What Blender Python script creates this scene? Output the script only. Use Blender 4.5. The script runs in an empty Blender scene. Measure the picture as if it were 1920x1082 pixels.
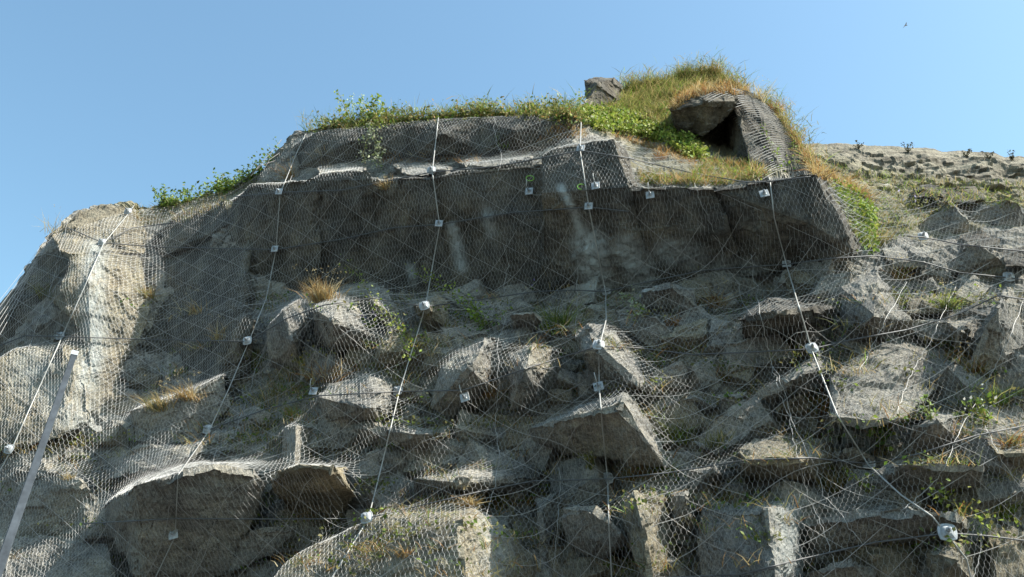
import bpy, bmesh, math, random
import numpy as np
from mathutils import Vector, Matrix
from mathutils.bvhtree import BVHTree
random.seed(7); RG = np.random.default_rng(11)
scene = bpy.context.scene
COL = scene.collection
R = math.radians

# ------------------------------------------------------------------ camera, sky, sun, exposure
FPX, PITCH = 1700.0, R(26)
CAM = np.array([0.0, 0.0, 1.6])
cd = bpy.data.cameras.new('camera'); cam = bpy.data.objects.new('camera', cd); COL.objects.link(cam)
cam.location = CAM; cam.rotation_euler = (R(90) + PITCH, 0, 0)
cd.sensor_width = 36; cd.lens = 36 * FPX / 1920; cd.clip_start = 0.1; cd.clip_end = 3000
scene.camera = cam

SUN = np.array([0.60, -0.14, 0.77]); SUN /= np.linalg.norm(SUN)
w = bpy.data.worlds.new('World'); scene.world = w; w.use_nodes = True
nt = w.node_tree; nt.nodes.clear()
sky = nt.nodes.new('ShaderNodeTexSky'); sky.sky_type = 'NISHITA'; sky.sun_disc = False
sky.sun_elevation = math.asin(SUN[2]); sky.sun_rotation = math.atan2(SUN[0], SUN[1])
sky.air_density = 1.3; sky.dust_density = 1.7; sky.ozone_density = 2.2; sky.altitude = 50
bg = nt.nodes.new('ShaderNodeBackground'); bg.inputs['Strength'].default_value = 0.125
wo = nt.nodes.new('ShaderNodeOutputWorld')
tint = nt.nodes.new('ShaderNodeMix'); tint.data_type = 'RGBA'; tint.blend_type = 'MULTIPLY'; tint.inputs[0].default_value = 1
tint.inputs[7].default_value = (.84, 1.0, .94, 1)      # the whole sky a shade more cyan
nt.links.new(sky.outputs[0], tint.inputs[6]); nt.links.new(tint.outputs[2], bg.inputs[0]); nt.links.new(bg.outputs[0], wo.inputs[0])
sl = bpy.data.lights.new('sun', 'SUN'); sl.energy = 5.0; sl.angle = R(0.53); sl.color = (1.0, 0.95, 0.86)
so = bpy.data.objects.new('sun', sl); COL.objects.link(so)
so.rotation_euler = Vector(SUN).to_track_quat('Z', 'Y').to_euler(); so.location = (20, -5, 40)
scene.view_settings.view_transform = 'Standard'; scene.view_settings.look = 'None'
scene.view_settings.gamma = 1; scene.view_settings.use_curve_mapping = False
scene.view_settings.exposure = 1.05

# ------------------------------------------------------------------ survey of the rock slope: its mean plane
LEAN, YAW = R(15), R(14.5)
N = np.array([-math.sin(YAW) * math.cos(LEAN), -math.cos(YAW) * math.cos(LEAN), math.sin(LEAN)])
U = np.array([math.cos(YAW), -math.sin(YAW), 0.0])
V = np.cross(N, U) * -1
if V[2] < 0: V = -V
FWD = np.array([0, math.cos(PITCH), math.sin(PITCH)]); UPV = np.array([0, -math.sin(PITCH), math.cos(PITCH)])
def ray(px, py):
    px = np.asarray(px, float); py = np.asarray(py, float)
    return FWD + ((px - 960) / FPX)[..., None] * np.array([1., 0, 0]) - ((py - 541) / FPX)[..., None] * UPV
O = CAM + 14.3 * ray(1200, 1000)
def at(px, py, h=0.0):
    d = ray(px, py); t = (np.asarray(h, float) - (CAM - O) @ N) / (d @ N)
    return CAM + d * t[..., None]
def uvh(P): return (P - O) @ U, (P - O) @ V, (P - O) @ N
def to_px(P):
    q = P - CAM; z = q @ FWD
    return 960 + FPX * q[..., 0] / z, 541 - FPX * (q @ UPV) / z

# ------------------------------------------------------------------ numpy noise
def hsh(i, j, k, s):
    a = (i.astype(np.int64) * 374761393 + j.astype(np.int64) * 668265263 + k.astype(np.int64) * 2147483647 + s * 974634777) & 0xffffffff
    a = ((a ^ (a >> 13)) * 1274126177) & 0xffffffff
    a = ((a ^ (a >> 16)) * 2246822519) & 0xffffffff
    return ((a ^ (a >> 15)) & 0xffffff) / float(0xffffff)
def vnoise(P, s=0):
    f = np.floor(P); i, j, k = f[..., 0], f[..., 1], f[..., 2]; t = P - f; t = t * t * (3 - 2 * t)
    r = 0
    for a in (0, 1):
        for b in (0, 1):
            for c in (0, 1):
                wgt = (t[..., 0] if a else 1 - t[..., 0]) * (t[..., 1] if b else 1 - t[..., 1]) * (t[..., 2] if c else 1 - t[..., 2])
                r = r + wgt * hsh(i + a, j + b, k + c, s)
    return r * 2 - 1
def fbm(P, o=4, s=0):
    r = 0; a = 1.0
    for n in range(o): r = r + a * vnoise(P * 2.03 ** n + 17.3 * n, s + n); a *= 0.5
    return r
def chips(P, s=0, tilt=0.6):
    """voronoi chunks with a flat tilted face each: broken-rock relief"""
    f = np.floor(P - 0.5); best = np.full(P.shape[:-1], 1e9); val = np.zeros(P.shape[:-1])
    for a in (0, 1):
        for b in (0, 1):
            for c in (0, 1):
                i, j, k = f[..., 0] + a, f[..., 1] + b, f[..., 2] + c
                cc = np.stack([i + .2 + .6 * hsh(i, j, k, s), j + .2 + .6 * hsh(i, j, k, s + 1), k + .2 + .6 * hsh(i, j, k, s + 2)], -1)
                d = P - cc; q = (d * d).sum(-1)
                g = np.stack([hsh(i, j, k, s + 4 + m) * 2 - 1 for m in range(3)], -1)
                v = hsh(i, j, k, s + 3) * 2 - 1 + tilt * (g * d).sum(-1)
                m = q < best; best = np.where(m, q, best); val = np.where(m, v, val)
    return val
def blocks2(u, v, s=0, k=1.6):
    """union of random pyramidal lumps (max of tilted planes)"""
    fi, fj = np.floor(u), np.floor(v); best = np.full(u.shape, -1e9); z = np.zeros_like(u)
    for a in (-1, 0, 1):
        for b in (-1, 0, 1):
            i, j = fi + a, fj + b
            du = u - (i + hsh(i, j, z, s)); dv = v - (j + hsh(i, j, z, s + 1))
            th = hsh(i, j, z, s + 2) * 3.1; c_, s_ = np.cos(th), np.sin(th)
            x = du * c_ + dv * s_; y = -du * s_ + dv * c_
            asp = 0.6 + 0.9 * hsh(i, j, z, s + 3)
            val = hsh(i, j, z, s + 4) * .9 - k * np.maximum(np.maximum(np.abs(x) * asp, np.abs(y) / asp) - .25, 0) \
                + (hsh(i, j, z, s + 5) - .5) * .7 * du + (hsh(i, j, z, s + 6) - .5) * .7 * dv
            best = np.maximum(best, val)
    return np.maximum(best, -.5)

# ------------------------------------------------------------------ object helpers
def tri_mesh(name, Vt, F, smooth=False):
    me = bpy.data.meshes.new(name); F = np.asarray(F, np.int32); Vt = np.asarray(Vt, np.float32)
    me.vertices.add(len(Vt)); me.vertices.foreach_set('co', Vt.ravel())
    me.loops.add(F.size); me.loops.foreach_set('vertex_index', F.ravel())
    me.polygons.add(len(F)); me.polygons.foreach_set('loop_start', np.arange(0, F.size, 3, dtype=np.int32))
    try: me.polygons.foreach_set('loop_total', np.full(len(F), 3, np.int32))
    except Exception: pass
    me.polygons.foreach_set('use_smooth', np.full(len(F), smooth))
    me.update(calc_edges=True)
    return me
def obj(name, me, mat=None, parent=None, label=None, cat=None, group=None, kind=None):
    o = bpy.data.objects.new(name, me); COL.objects.link(o)
    if mat is not None and me is not None and not me.materials: me.materials.append(mat)
    if parent is not None: o.parent = parent; 
    tag(o, label, cat, group, kind); return o
def tag(o, label=None, cat=None, group=None, kind=None):
    if label: o['label'] = label
    if cat: o['category'] = cat
    if group: o['group'] = group
    if kind: o['kind'] = kind
def local(o, P): return np.asarray(P)
def set_tint(me, c):
    a = me.color_attributes.new('tint', 'FLOAT_COLOR', 'POINT')
    c = np.concatenate([np.asarray(c, np.float32), np.ones((len(c), 1), np.float32)], 1); a.data.foreach_set('color', c.ravel())
def tube(P, r, sides=6):
    P = np.asarray(P, float); n = len(P); T = np.gradient(P, axis=0); T /= np.linalg.norm(T, axis=1)[:, None] + 1e-9
    ref = np.tile(N, (n, 1)); A = np.cross(T, ref); A /= np.linalg.norm(A, axis=1)[:, None] + 1e-9; B = np.cross(T, A)
    r = np.broadcast_to(np.asarray(r, float), (n,))
    ang = np.arange(sides) * 2 * math.pi / sides
    ring = (np.cos(ang)[None, :, None] * A[:, None] + np.sin(ang)[None, :, None] * B[:, None]) * r[:, None, None] + P[:, None]
    Vt = ring.reshape(-1, 3); F = []
    i = np.arange(n - 1)[:, None] * sides; j = np.arange(sides)[None]; k = (j + 1) % sides
    a = (i + j).ravel(); b = (i + k).ravel(); c = (i + sides + k).ravel(); d = (i + sides + j).ravel()
    F = np.concatenate([np.stack([a, b, c], 1), np.stack([a, c, d], 1)])
    caps = [[0, m + 1, m] for m in range(1, sides - 1)] + [[(n - 1) * sides, (n - 1) * sides + m, (n - 1) * sides + m + 1] for m in range(1, sides - 1)]
    return Vt, np.concatenate([F, np.array(caps)])
def prisms(A, B, r):
    """many straight three-sided wires at once"""
    T = B - A; T /= np.linalg.norm(T, axis=1)[:, None] + 1e-9
    X = np.cross(T, N); X /= np.linalg.norm(X, axis=1)[:, None] + 1e-9; Y = np.cross(T, X)
    ofs = [X * r * math.cos(a) + Y * r * math.sin(a) for a in (0.5, 2.594, 4.689)]
    Vt = np.stack([A + o for o in ofs] + [B + o for o in ofs], 1).reshape(-1, 3)
    base = np.arange(len(A))[:, None] * 6
    pat = np.array([[0, 1, 4], [0, 4, 3], [1, 2, 5], [1, 5, 4], [2, 0, 3], [2, 3, 5]])
    return Vt, (base[:, None] + pat[None]).reshape(-1, 3)
def cat_geo(parts):
    Vs, Fs, o = [], [], 0
    for v, f in parts: Vs.append(v); Fs.append(np.asarray(f) + o); o += len(v)
    return np.concatenate(Vs), np.concatenate(Fs)
def inpoly(x, y, poly):
    x = np.asarray(x, float); y = np.asarray(y, float); r = np.zeros(x.shape, bool); n = len(poly)
    for i in range(n):
        x0, y0 = poly[i]; x1, y1 = poly[(i + 1) % n]
        if y0 == y1: continue
        r ^= ((y0 > y) != (y1 > y)) & (x < (x1 - x0) * (y - y0) / (y1 - y0) + x0)
    return r

# ------------------------------------------------------------------ materials
def new_mat(name):
    m = bpy.data.materials.new(name); m.use_nodes = True; t = m.node_tree
    return m, t, t.nodes, t.links, t.nodes['Principled BSDF']
def ramp(ns, stops):
    r = ns.new('ShaderNodeValToRGB'); e = r.color_ramp.elements
    e[0].position, e[0].color = stops[0][0], (*stops[0][1], 1); e[1].position, e[1].color = stops[-1][0], (*stops[-1][1], 1)
    for p, c in stops[1:-1]: x = e.new(p); x.color = (*c, 1)
    return r
def mix(ns, ls, mode, fac, a, b):
    m = ns.new('ShaderNodeMix'); m.data_type = 'RGBA'; m.blend_type = mode
    for sock, val in ((m.inputs[0], fac), (m.inputs[6], a), (m.inputs[7], b)):
        if hasattr(val, 'links') or isinstance(val, bpy.types.NodeSocket): ls.new(val, sock)
        else: sock.default_value = val if not isinstance(val, tuple) else (*val, 1)
    return m.outputs[2]
def noise(ns, ls, vec, scale, detail=6, rough=.6, dist=0):
    n = ns.new('ShaderNodeTexNoise'); n.inputs['Scale'].default_value = scale; n.inputs['Detail'].default_value = detail
    n.inputs['Roughness'].default_value = rough; n.inputs['Distortion'].default_value = dist; ls.new(vec, n.inputs['Vector']); return n.outputs[0]
def rock_mat(name, cols, streak=0.3, bump=1.0, strata=False):
    m, t, ns, ls, p = new_mat(name)
    tc = ns.new('ShaderNodeTexCoord').outputs['Object']
    big = ramp(ns, [(.32, cols[0]), (.5, cols[1]), (.68, cols[2])]); ls.new(noise(ns, ls, tc, .9, 5, .62, .4), big.inputs[0])
    mid = ramp(ns, [(.28, (.55,) * 3), (.5, (.98,) * 3), (.74, (1.25, 1.22, 1.15))]); ls.new(noise(ns, ls, tc, 5.5, 9, .72, .3), mid.inputs[0])
    c = mix(ns, ls, 'MULTIPLY', 1.0, big.outputs[0], mid.outputs[0])
    md = ramp(ns, [(.36, (.55,) * 3), (.52, (1.,) * 3), (.66, (1.28, 1.26, 1.2))]); ls.new(noise(ns, ls, tc, 15, 7, .75, .6), md.inputs[0])
    c = mix(ns, ls, 'MULTIPLY', .8, c, md.outputs[0])
    fine = ramp(ns, [(.36, (.42,) * 3), (.5, (1.,) * 3), (.68, (1.35,) * 3)]); ls.new(noise(ns, ls, tc, 42, 6, .7), fine.inputs[0])
    c = mix(ns, ls, 'MULTIPLY', .85, c, fine.outputs[0])
    mp = ns.new('ShaderNodeMapping'); ls.new(tc, mp.inputs[0]); mp.inputs['Scale'].default_value = (2.6, 2.6, .28) if not strata else (.25, .25, 3.5)
    st = ramp(ns, [(.38, (.5, .48, .45)), (.52, (1.,) * 3), (.66, (1.25, 1.28, 1.22))]); ls.new(noise(ns, ls, mp.outputs[0], 1.0, 6, .6, .2), st.inputs[0])
    c = mix(ns, ls, 'MULTIPLY', streak, c, st.outputs[0])
    # thin irregular cracks
    vo = ns.new('ShaderNodeTexVoronoi'); vo.feature = 'DISTANCE_TO_EDGE'; vo.inputs['Scale'].default_value = 1.25
    wv = ns.new('ShaderNodeVectorMath'); wv.operation = 'MULTIPLY_ADD'; nn = ns.new('ShaderNodeTexNoise'); nn.inputs['Scale'].default_value = 1.4; nn.inputs['Detail'].default_value = 6
    ls.new(tc, nn.inputs[0]); ls.new(nn.outputs[1], wv.inputs[0]); wv.inputs[1].default_value = (1.5,) * 3; ls.new(tc, wv.inputs[2]); ls.new(wv.outputs[0], vo.inputs[0])
    ck = ramp(ns, [(.0, (.3, .29, .27)), (.014, (1.,) * 3)]); ls.new(vo.outputs[0], ck.inputs[0])
    gate = ramp(ns, [(.48, (0,) * 3), (.56, (1,) * 3)]); ls.new(noise(ns, ls, tc, .7, 2), gate.inputs[0])
    c = mix(ns, ls, 'MULTIPLY', gate.outputs[0], c, ck.outputs[0])
    # seepage stains and moss carried as an attribute of the stone itself
    at_ = ns.new('ShaderNodeAttribute'); at_.attribute_name = 'stain'
    sp = ns.new('ShaderNodeSeparateColor'); ls.new(at_.outputs['Color'], sp.inputs[0])
    sn = ramp(ns, [(.34, (.12,) * 3), (.54, (1,) * 3)]); ls.new(noise(ns, ls, mp.outputs[0], 3.2, 6, .7, .3), sn.inputs[0])
    mm = ns.new('ShaderNodeMath'); mm.operation = 'MULTIPLY'; ls.new(sn.outputs[0], mm.inputs[0]); ls.new(sp.outputs[0], mm.inputs[1])
    c = mix(ns, ls, 'MIX', mm.outputs[0], c, (.46, .50, .49))
    c = mix(ns, ls, 'MIX', sp.outputs[1], c, (.20, .42, .08))
    c = mix(ns, ls, 'MIX', sp.outputs[2], c, (.19, .17, .085))
    ls.new(c, p.inputs['Base Color']); p.inputs['Roughness'].default_value = .93; p.inputs['Specular IOR Level'].default_value = .2
    b1 = ns.new('ShaderNodeBump'); b1.inputs['Strength'].default_value = .9 * bump; b1.inputs['Distance'].default_value = .13
    ls.new(noise(ns, ls, tc, 4.5, 10, .68, .5), b1.inputs['Height'])
    b2 = ns.new('ShaderNodeBump'); b2.inputs['Strength'].default_value = .6 * bump; b2.inputs['Distance'].default_value = .025
    ls.new(noise(ns, ls, tc, 30, 6, .7), b2.inputs['Height']); ls.new(b1.outputs[0], b2.inputs['Normal'])
    ls.new(b2.outputs[0], p.inputs['Normal'])
    return m
M_ROCK = rock_mat('grey_rock', [(.20, .195, .182), (.31, .293, .258), (.39, .355, .285)])
M_WALL = rock_mat('shade_toned_rock', [(.085, .081, .075), (.128, .117, .10), (.165, .142, .108)], streak=.75, bump=.6)  # rock colour darkened to deepen shade on wall and recesses; streaks are its own
M_TAN = rock_mat('tan_rock', [(.19, .172, .136), (.29, .257, .192), (.33, .278, .195)], streak=.4)
M_FAR = rock_mat('layered_rock', [(.16, .148, .12), (.25, .225, .175), (.30, .27, .21)], streak=.9, strata=True)
def plain(name, col, rough=.6, metal=0., scale=20, var=.25, bump=.1):
    m, t, ns, ls, p = new_mat(name); tc = ns.new('ShaderNodeTexCoord').outputs['Object']
    r = ramp(ns, [(.3, tuple(c * (1 - var) for c in col)), (.7, tuple(min(1, c * (1 + var)) for c in col))]); n = noise(ns, ls, tc, scale, 5); ls.new(n, r.inputs[0])
    ls.new(r.outputs[0], p.inputs['Base Color']); p.inputs['Roughness'].default_value = rough; p.inputs['Metallic'].default_value = metal
    b = ns.new('ShaderNodeBump'); b.inputs['Strength'].default_value = bump; b.inputs['Distance'].default_value = .01; ls.new(n, b.inputs['Height']); ls.new(b.outputs[0], p.inputs['Normal'])
    return m
M_NET = plain('galvanised_netting', (.40, .40, .39), .6, .25, 3, .15)
M_ROPE = plain('pale_wire_rope', (.38, .375, .35), .5, .25, 8, .1)
M_LACE = plain('lacing_wire', (.40, .39, .37), .5, .3, 6, .12)
M_DARKROPE = plain('tarred_rope', (.10, .10, .10), .6, .2, 8, .3)
M_PLATE = plain('galvanised_plate', (.37, .38, .38), .55, .2, 14, .3)
M_BOLT = plain('steel_bolt', (.33, .35, .37), .5, .4, 25, .25)
M_POST = plain('grey_painted_steel', (.055, .065, .076), .8, .0, 9, .35)
M_GROUND = plain('asphalt_ground', (.055, .055, .055), .9, 0, 3, .3, .4)
M_RED = plain('red_paint', (.45, .04, .03), .6)
M_POST.node_tree.nodes['Principled BSDF'].inputs['Specular IOR Level'].default_value = .12
def leaf_mat(name, trans=.35):
    m, t, ns, ls, p = new_mat(name); a = ns.new('ShaderNodeAttribute'); a.attribute_name = 'tint'
    tc = ns.new('ShaderNodeTexCoord').outputs['Object']; r = ramp(ns, [(.3, (.7,) * 3), (.7, (1.25,) * 3)]); ls.new(noise(ns, ls, tc, 9, 3), r.inputs[0])
    c = mix(ns, ls, 'MULTIPLY', 1., a.outputs['Color'], r.outputs[0])
    ls.new(c, p.inputs['Base Color']); p.inputs['Roughness'].default_value = .55; p.inputs['Specular IOR Level'].default_value = .3
    tr = ns.new('ShaderNodeBsdfTranslucent'); ls.new(c, tr.inputs[0]); mx = ns.new('ShaderNodeMixShader'); mx.inputs[0].default_value = trans
    ls.new(p.outputs[0], mx.inputs[1]); ls.new(tr.outputs[0], mx.inputs[2]); ls.new(mx.outputs[0], ns['Material Output'].inputs[0]); return m
M_LEAF = leaf_mat('foliage'); M_DRY = leaf_mat('dry_grass', .45)

# ------------------------------------------------------------------ the rock slope
cliff = bpy.data.objects.new('cliff', None); COL.objects.link(cliff); cliff['kind'] = 'structure'
CREST = np.array([(-1100,1150),(-400,900),(-200,760),(0,572),(50,505),(92,440),(120,412),(150,395),(200,381),(300,384),(370,372),(430,355),(490,318),(525,275),(555,245),(610,236),(680,230),(740,222),(820,217),(900,212),(1000,207),(1080,203),(1097,192),(1110,175),(1150,168),(1200,160),(1250,148),(1300,134),(1345,137),(1380,156),(1420,182),(1450,200),(1475,232),(1500,266),(1530,312),(1600,343),(1700,354),(1800,356),(1920,372),(2300,400),(3300,420)], float)
CP = np.array([(-300,900,0),(-100,750,0),(0,610,.3),(0,800,.6),(0,1000,.4),(100,445,.6),(100,600,.7),(100,800,.6),(100,1000,.3),(150,400,.1),
(200,388,-.2),(200,500,.3),(200,700,.2),(200,900,.3),(300,388,-.5),(300,500,-.1),(300,650,-.3),(300,800,.1),(300,1000,-.1),
(430,360,-.2),(430,420,.4),(430,600,-.3),(430,750,.0),(430,850,.3),(430,1000,-.2),(600,400,.2),(600,520,-.6),(600,620,.2),(600,750,.3),(600,900,.2),(600,1050,.1),
(640,318,.6),(640,294,.4),(640,240,.7),(540,335,.4),(540,275,.3),(800,318,.6),(800,294,.42),(800,222,.8),(800,450,-.5),(800,540,-.7),(800,620,.2),(800,750,.2),(800,900,.1),(800,1050,.3),
(1000,300,.6),(1000,275,.3),(1000,212,.6),(1000,450,-.5),(1000,560,-.7),(1000,700,.2),(1000,850,0),(1000,1000,.2),(1100,268,.5),(1100,240,-.1),(1100,205,-.6),(1110,180,-1.4),
(1200,300,-.9),(1200,338,.0),(1200,250,-1.6),(1200,170,-2.6),(1200,450,-.4),(1200,560,-.6),(1200,700,.2),(1200,900,.2),(1200,1050,.3),
(1300,338,.1),(1300,300,-1.0),(1290,240,-2.0),(1345,262,-3.0),(1375,275,-2.7),(1300,200,-2.4),(1300,150,-3.2),(1390,170,-3),(1380,320,-.9),(1440,330,-.1),(1480,315,-.8),(1490,270,-2.0),
(1440,400,.4),(1440,520,-.5),(1440,650,.0),(1440,800,.2),(1440,1000,.3),(1530,340,.2),(1560,345,-.8),(1600,352,-1.7),(1610,430,-.5),(1650,490,0),(1700,360,-3.2),(1700,420,-1.2),(1700,550,-.1),(1700,700,.2),(1700,900,.2),
(1800,362,-3.6),(1800,420,-1.8),(1800,550,-.3),(1900,380,-3.6),(1900,450,-1.4),(1900,600,.1),(1900,800,.3),(1900,1050,.3),(2250,420,-3.),(2250,600,0),(2250,900,.3)]
+ [(3300,450,-2.5),(3300,800,.3),(3300,1300,.4),(3300,1700,.8),(-1100,1000,0),(-1100,1700,.6)] + [(x, 1350, .4) for x in range(-300, 2400, 400)] + [(x, 1700, .8) for x in range(-300, 2400, 400)], float)
def rbf_fit(X, y):
    D = np.sqrt(((X[:, None] - X[None]) ** 2).sum(-1) + 400); A = np.zeros((len(X) + 3,) * 2); A[:len(X), :len(X)] = D
    A[:len(X), -3:] = np.c_[np.ones(len(X)), X]; A[-3:, :len(X)] = A[:len(X), -3:].T
    return np.linalg.solve(A, np.r_[y, 0, 0, 0])
RX = CP[:, :2] / 1.0; RW = rbf_fit(RX, CP[:, 2])
def base_h(px, py):
    px = np.asarray(px, float); py = np.asarray(py, float); r = RW[-3] + RW[-2] * px + RW[-1] * py
    for (x, y), wgt in zip(RX, RW[:-3]): r = r + wgt * np.sqrt((px - x) ** 2 + (py - y) ** 2 + 400)
    return r
def crest_y(px): return np.interp(px, CREST[:, 0], CREST[:, 1])
def grit(P, Nn, a=1.0):
    d = .055 * chips(P * 3.1, 40) + .022 * chips(P * 8.3, 60) + .03 * fbm(P * 5, 3, 5)
    return P + Nn * (d * a)[..., None]
def grid_faces(nr, nc):
    i = np.arange(nr - 1)[:, None] * nc; j = np.arange(nc - 1)[None]; a = (i + j).ravel(); b = a + 1; c = a + nc + 1; d = a + nc
    return np.concatenate([np.stack([a, c, b], 1), np.stack([a, d, c], 1)])
def vnormals(Vt, F):
    fn = np.cross(Vt[F[:, 1]] - Vt[F[:, 0]], Vt[F[:, 2]] - Vt[F[:, 0]]); n = np.zeros_like(Vt)
    for k in range(3):
        for c in range(3): n[:, c] += np.bincount(F[:, k], fn[:, c], len(Vt))
    return n / (np.linalg.norm(n, axis=1)[:, None] + 1e-12)
# stains: pale seepage (R), marker-paint rings (G), soil (B)
SEEP = [([(1052,352),(1075,395),(1095,450),(1112,500),(1130,540)], 7, .8), ([(1105,455),(1112,500),(1125,540)], 26, .9), ([(1175,470),(1195,500),(1205,530)], 24, .7), ([(848,425),(858,470),(866,500)], 9, .7), ([(912,390),(920,440)], 9, .4), ([(1250,470),(1310,485)], 20, .5), ([(700,300),(715,330)], 9, .4), ([(1350,500),(1420,510)], 18, .4), ([(770,500),(775,530)], 8, .5), ([(178,470),(172,560),(180,640),(160,720)], 20, .6), ([(1480,960),(1480,1060)], 26, .5), ([(920,980),(930,1060)], 26, .4), ([(60,700),(160,790)], 40, .4)]
RINGS = [(994, 335, 6), (1090, 351, 6)]
def stain(P, soil=None):
    px, py = to_px(P); r = np.zeros(len(P)); g = np.zeros(len(P))
    for pl, wd, s in SEEP:
        d = np.full(len(P), 1e9)
        for (x0, y0), (x1, y1) in zip(pl[:-1], pl[1:]):
            t = np.clip(((px - x0) * (x1 - x0) + (py - y0) * (y1 - y0)) / ((x1 - x0) ** 2 + (y1 - y0) ** 2), 0, 1)
            d = np.minimum(d, np.hypot(px - x0 - t * (x1 - x0), py - y0 - t * (y1 - y0)))
        r = np.maximum(r, s * np.clip(1.3 - d / (wd * 1.25), 0, 1)) * 1.0
    return np.stack([r, g, np.zeros(len(P)) if soil is None else soil], 1)
def set_stain(me, c):
    a = me.color_attributes.new('stain', 'FLOAT_COLOR', 'POINT'); c = np.concatenate([c, np.ones((len(c), 1))], 1).astype(np.float32); a.data.foreach_set('color', c.ravel())

SOIL = [[(1100,190),(1200,150),(1300,125),(1400,155),(1480,230),(1520,310),(1460,330),(1300,345),(1195,340),(1170,262),(1100,240)], [(1500,280),(1560,330),(1700,345),(1920,360),(1920,420),(1760,440),(1640,470),(1590,420)], [(590,225),(1100,195),(1100,225),(590,255)], [(200,380),(540,340),(500,400),(250,420)]]
def rock_sheet():
    nc, nr = 960, 430
    px = np.r_[np.linspace(-1100, -400, 50, endpoint=False), np.linspace(-400, 2300, 760), np.linspace(2300, 3300, 151)[1:]]; cy = crest_y(px) + 3.5 * fbm(np.stack([px * .03, px * 0, px * 0], 1), 3, 9)
    s = np.linspace(0, 1, nr)[:, None]; s = s * .55 + .45 * s ** 2.2
    PX = np.tile(px, (nr, 1)); PY = cy[None] + (1720 - cy[None]) * s
    h = base_h(PX, PY); P = at(PX, PY, h); u, v, _ = uvh(P)
    edge = np.clip((PY - cy[None]) / 40, 0.12, 1)
    wallz = np.clip((PY - 560) / 60, 0.25, 1)
    d = (.36 * blocks2(u * .75, v * .95, 3) + .17 * blocks2(u * 2.1, v * 2.6, 13) - .12) * edge * wallz
    P = P + N * d[..., None]
    # the top of the hill runs back behind the crest
    back = [P[0] + np.array([0, 1, 0.0]) * t + np.array([0, 0, -1.]) * (.12 * t + .012 * t * t) for t in (22, 12, 6, 3, 1.2, .4)]
    P = np.concatenate([np.stack(back), P]); nrr = nr + len(back)
    Vt = P.reshape(-1, 3); F = grid_faces(nrr, nc); nn = vnormals(Vt, F)
    if (nn @ N).mean() < 0: F = F[:, ::-1]; nn = -nn
    Vt = grit(Vt, nn); px_, py_ = to_px(Vt); soil = np.zeros(len(Vt))
    for pl in SOIL: soil = np.maximum(soil, inpoly(px_ + 14 * fbm(Vt * 1.5, 3, 3), py_ + 10 * fbm(Vt * 1.7, 3, 8), pl) * .6)
    return Vt, F, soil
sv, sf, soil = rock_sheet()
me = tri_mesh('rock_face', sv, sf); set_stain(me, stain(sv, soil)); obj('rock_face', me, M_ROCK, cliff)
ALLV, ALLF = [sv], [sf]; OFF = len(sv)

def subdivide(Vt, F, L):
    for _ in range(7):
        e = np.sort(np.concatenate([F[:, [0, 1]], F[:, [1, 2]], F[:, [2, 0]]]), 1)
        ln = np.linalg.norm(Vt[e[:, 0]] - Vt[e[:, 1]], axis=1)
        if np.percentile(ln, 75) < L or len(F) > 14000: break
        key = e[:, 0].astype(np.int64) * len(Vt) + e[:, 1]; uq, inv = np.unique(key, return_inverse=True)
        mid = (Vt[uq // len(Vt)] + Vt[uq % len(Vt)]) / 2; n = len(F); o = len(Vt)
        m01, m12, m20 = o + inv[:n], o + inv[n:2 * n], o + inv[2 * n:]
        F = np.concatenate([np.stack([F[:, 0], m01, m20], 1), np.stack([m01, F[:, 1], m12], 1), np.stack([m20, m12, F[:, 2]], 1), np.stack([m01, m12, m20], 1)])
        Vt = np.concatenate([Vt, mid])
    return Vt, F
def hull(P):
    bm = bmesh.new()
    for p in P: bm.verts.new(p)
    r = bmesh.ops.convex_hull(bm, input=bm.verts)
    dead = {e for e in r['geom_interior'] if isinstance(e, bmesh.types.BMVert)} | {e for e in r['geom_unused'] if isinstance(e, bmesh.types.BMVert)}
    bmesh.ops.delete(bm, geom=list(dead), context='VERTS')
    bmesh.ops.triangulate(bm, faces=bm.faces[:]); bmesh.ops.recalc_face_normals(bm, faces=bm.faces[:]); bm.verts.index_update()
    Vt = np.array([v.co[:] for v in bm.verts]); F = np.array([[v.index for v in f.verts] for f in bm.faces]); bm.free(); return Vt, F
def add_rock(P, mat, L=.085, amp=1.0, label=None):
    global OFF
    Vt, F = hull(P); Vt, F = subdivide(Vt, F, L); c = Vt.mean(0)
    nn = vnormals(Vt, F)
    # round the arrises a little and break them
    d = np.abs((Vt - c)); size = np.ptp(Vt, axis=0).max()
    Vt = Vt + nn * (-.05 * min(1, size) + .05 * min(1, size) * fbm(Vt * 1.7 + c, 4, 21) + .045 * min(1, size) * chips(Vt * 1.3 + c * 3, 91, .9))[:, None] * amp
    Vt = grit(Vt, nn, .5 * amp * min(1, size * 1.3))
    me = tri_mesh('rock_block', Vt, F); set_stain(me, stain(Vt)); obj('rock_block', me, mat, cliff, label=label)
    ALLV.append(Vt); ALLF.append(F + OFF); OFF += len(Vt)
def block(pts, mat=None, back=1.0, **k):
    """an outcrop surveyed by its corners: (px, py, height above the slope plane)"""
    a = np.array(pts, float); lo_ = a[:, 2].min(); a[:, 2] = np.where((a[:, 1] > 560) & (a[:, 0] > 200), lo_ + (a[:, 2] - lo_) * np.where(a[:, 1].mean() > 900, 1.75, 1.6) + (.22 if a[:, 1].mean() > 860 else .08), a[:, 2]); front = at(a[:, 0], a[:, 1], a[:, 2]); c = a[:, :2].mean(0)
    bx = c + (a[:, :2] - c) * .8; hb = np.minimum(base_h(bx[:, 0], bx[:, 1]) - .3, a[:, 2] - .35 * back)
    add_rock(np.concatenate([front, at(bx[:, 0], bx[:, 1], hb)]), mat or M_ROCK, amp=.7 if (mat is M_WALL and c[1] < 560) else .9, **k)
T_ = M_TAN; W_ = M_WALL
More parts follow.
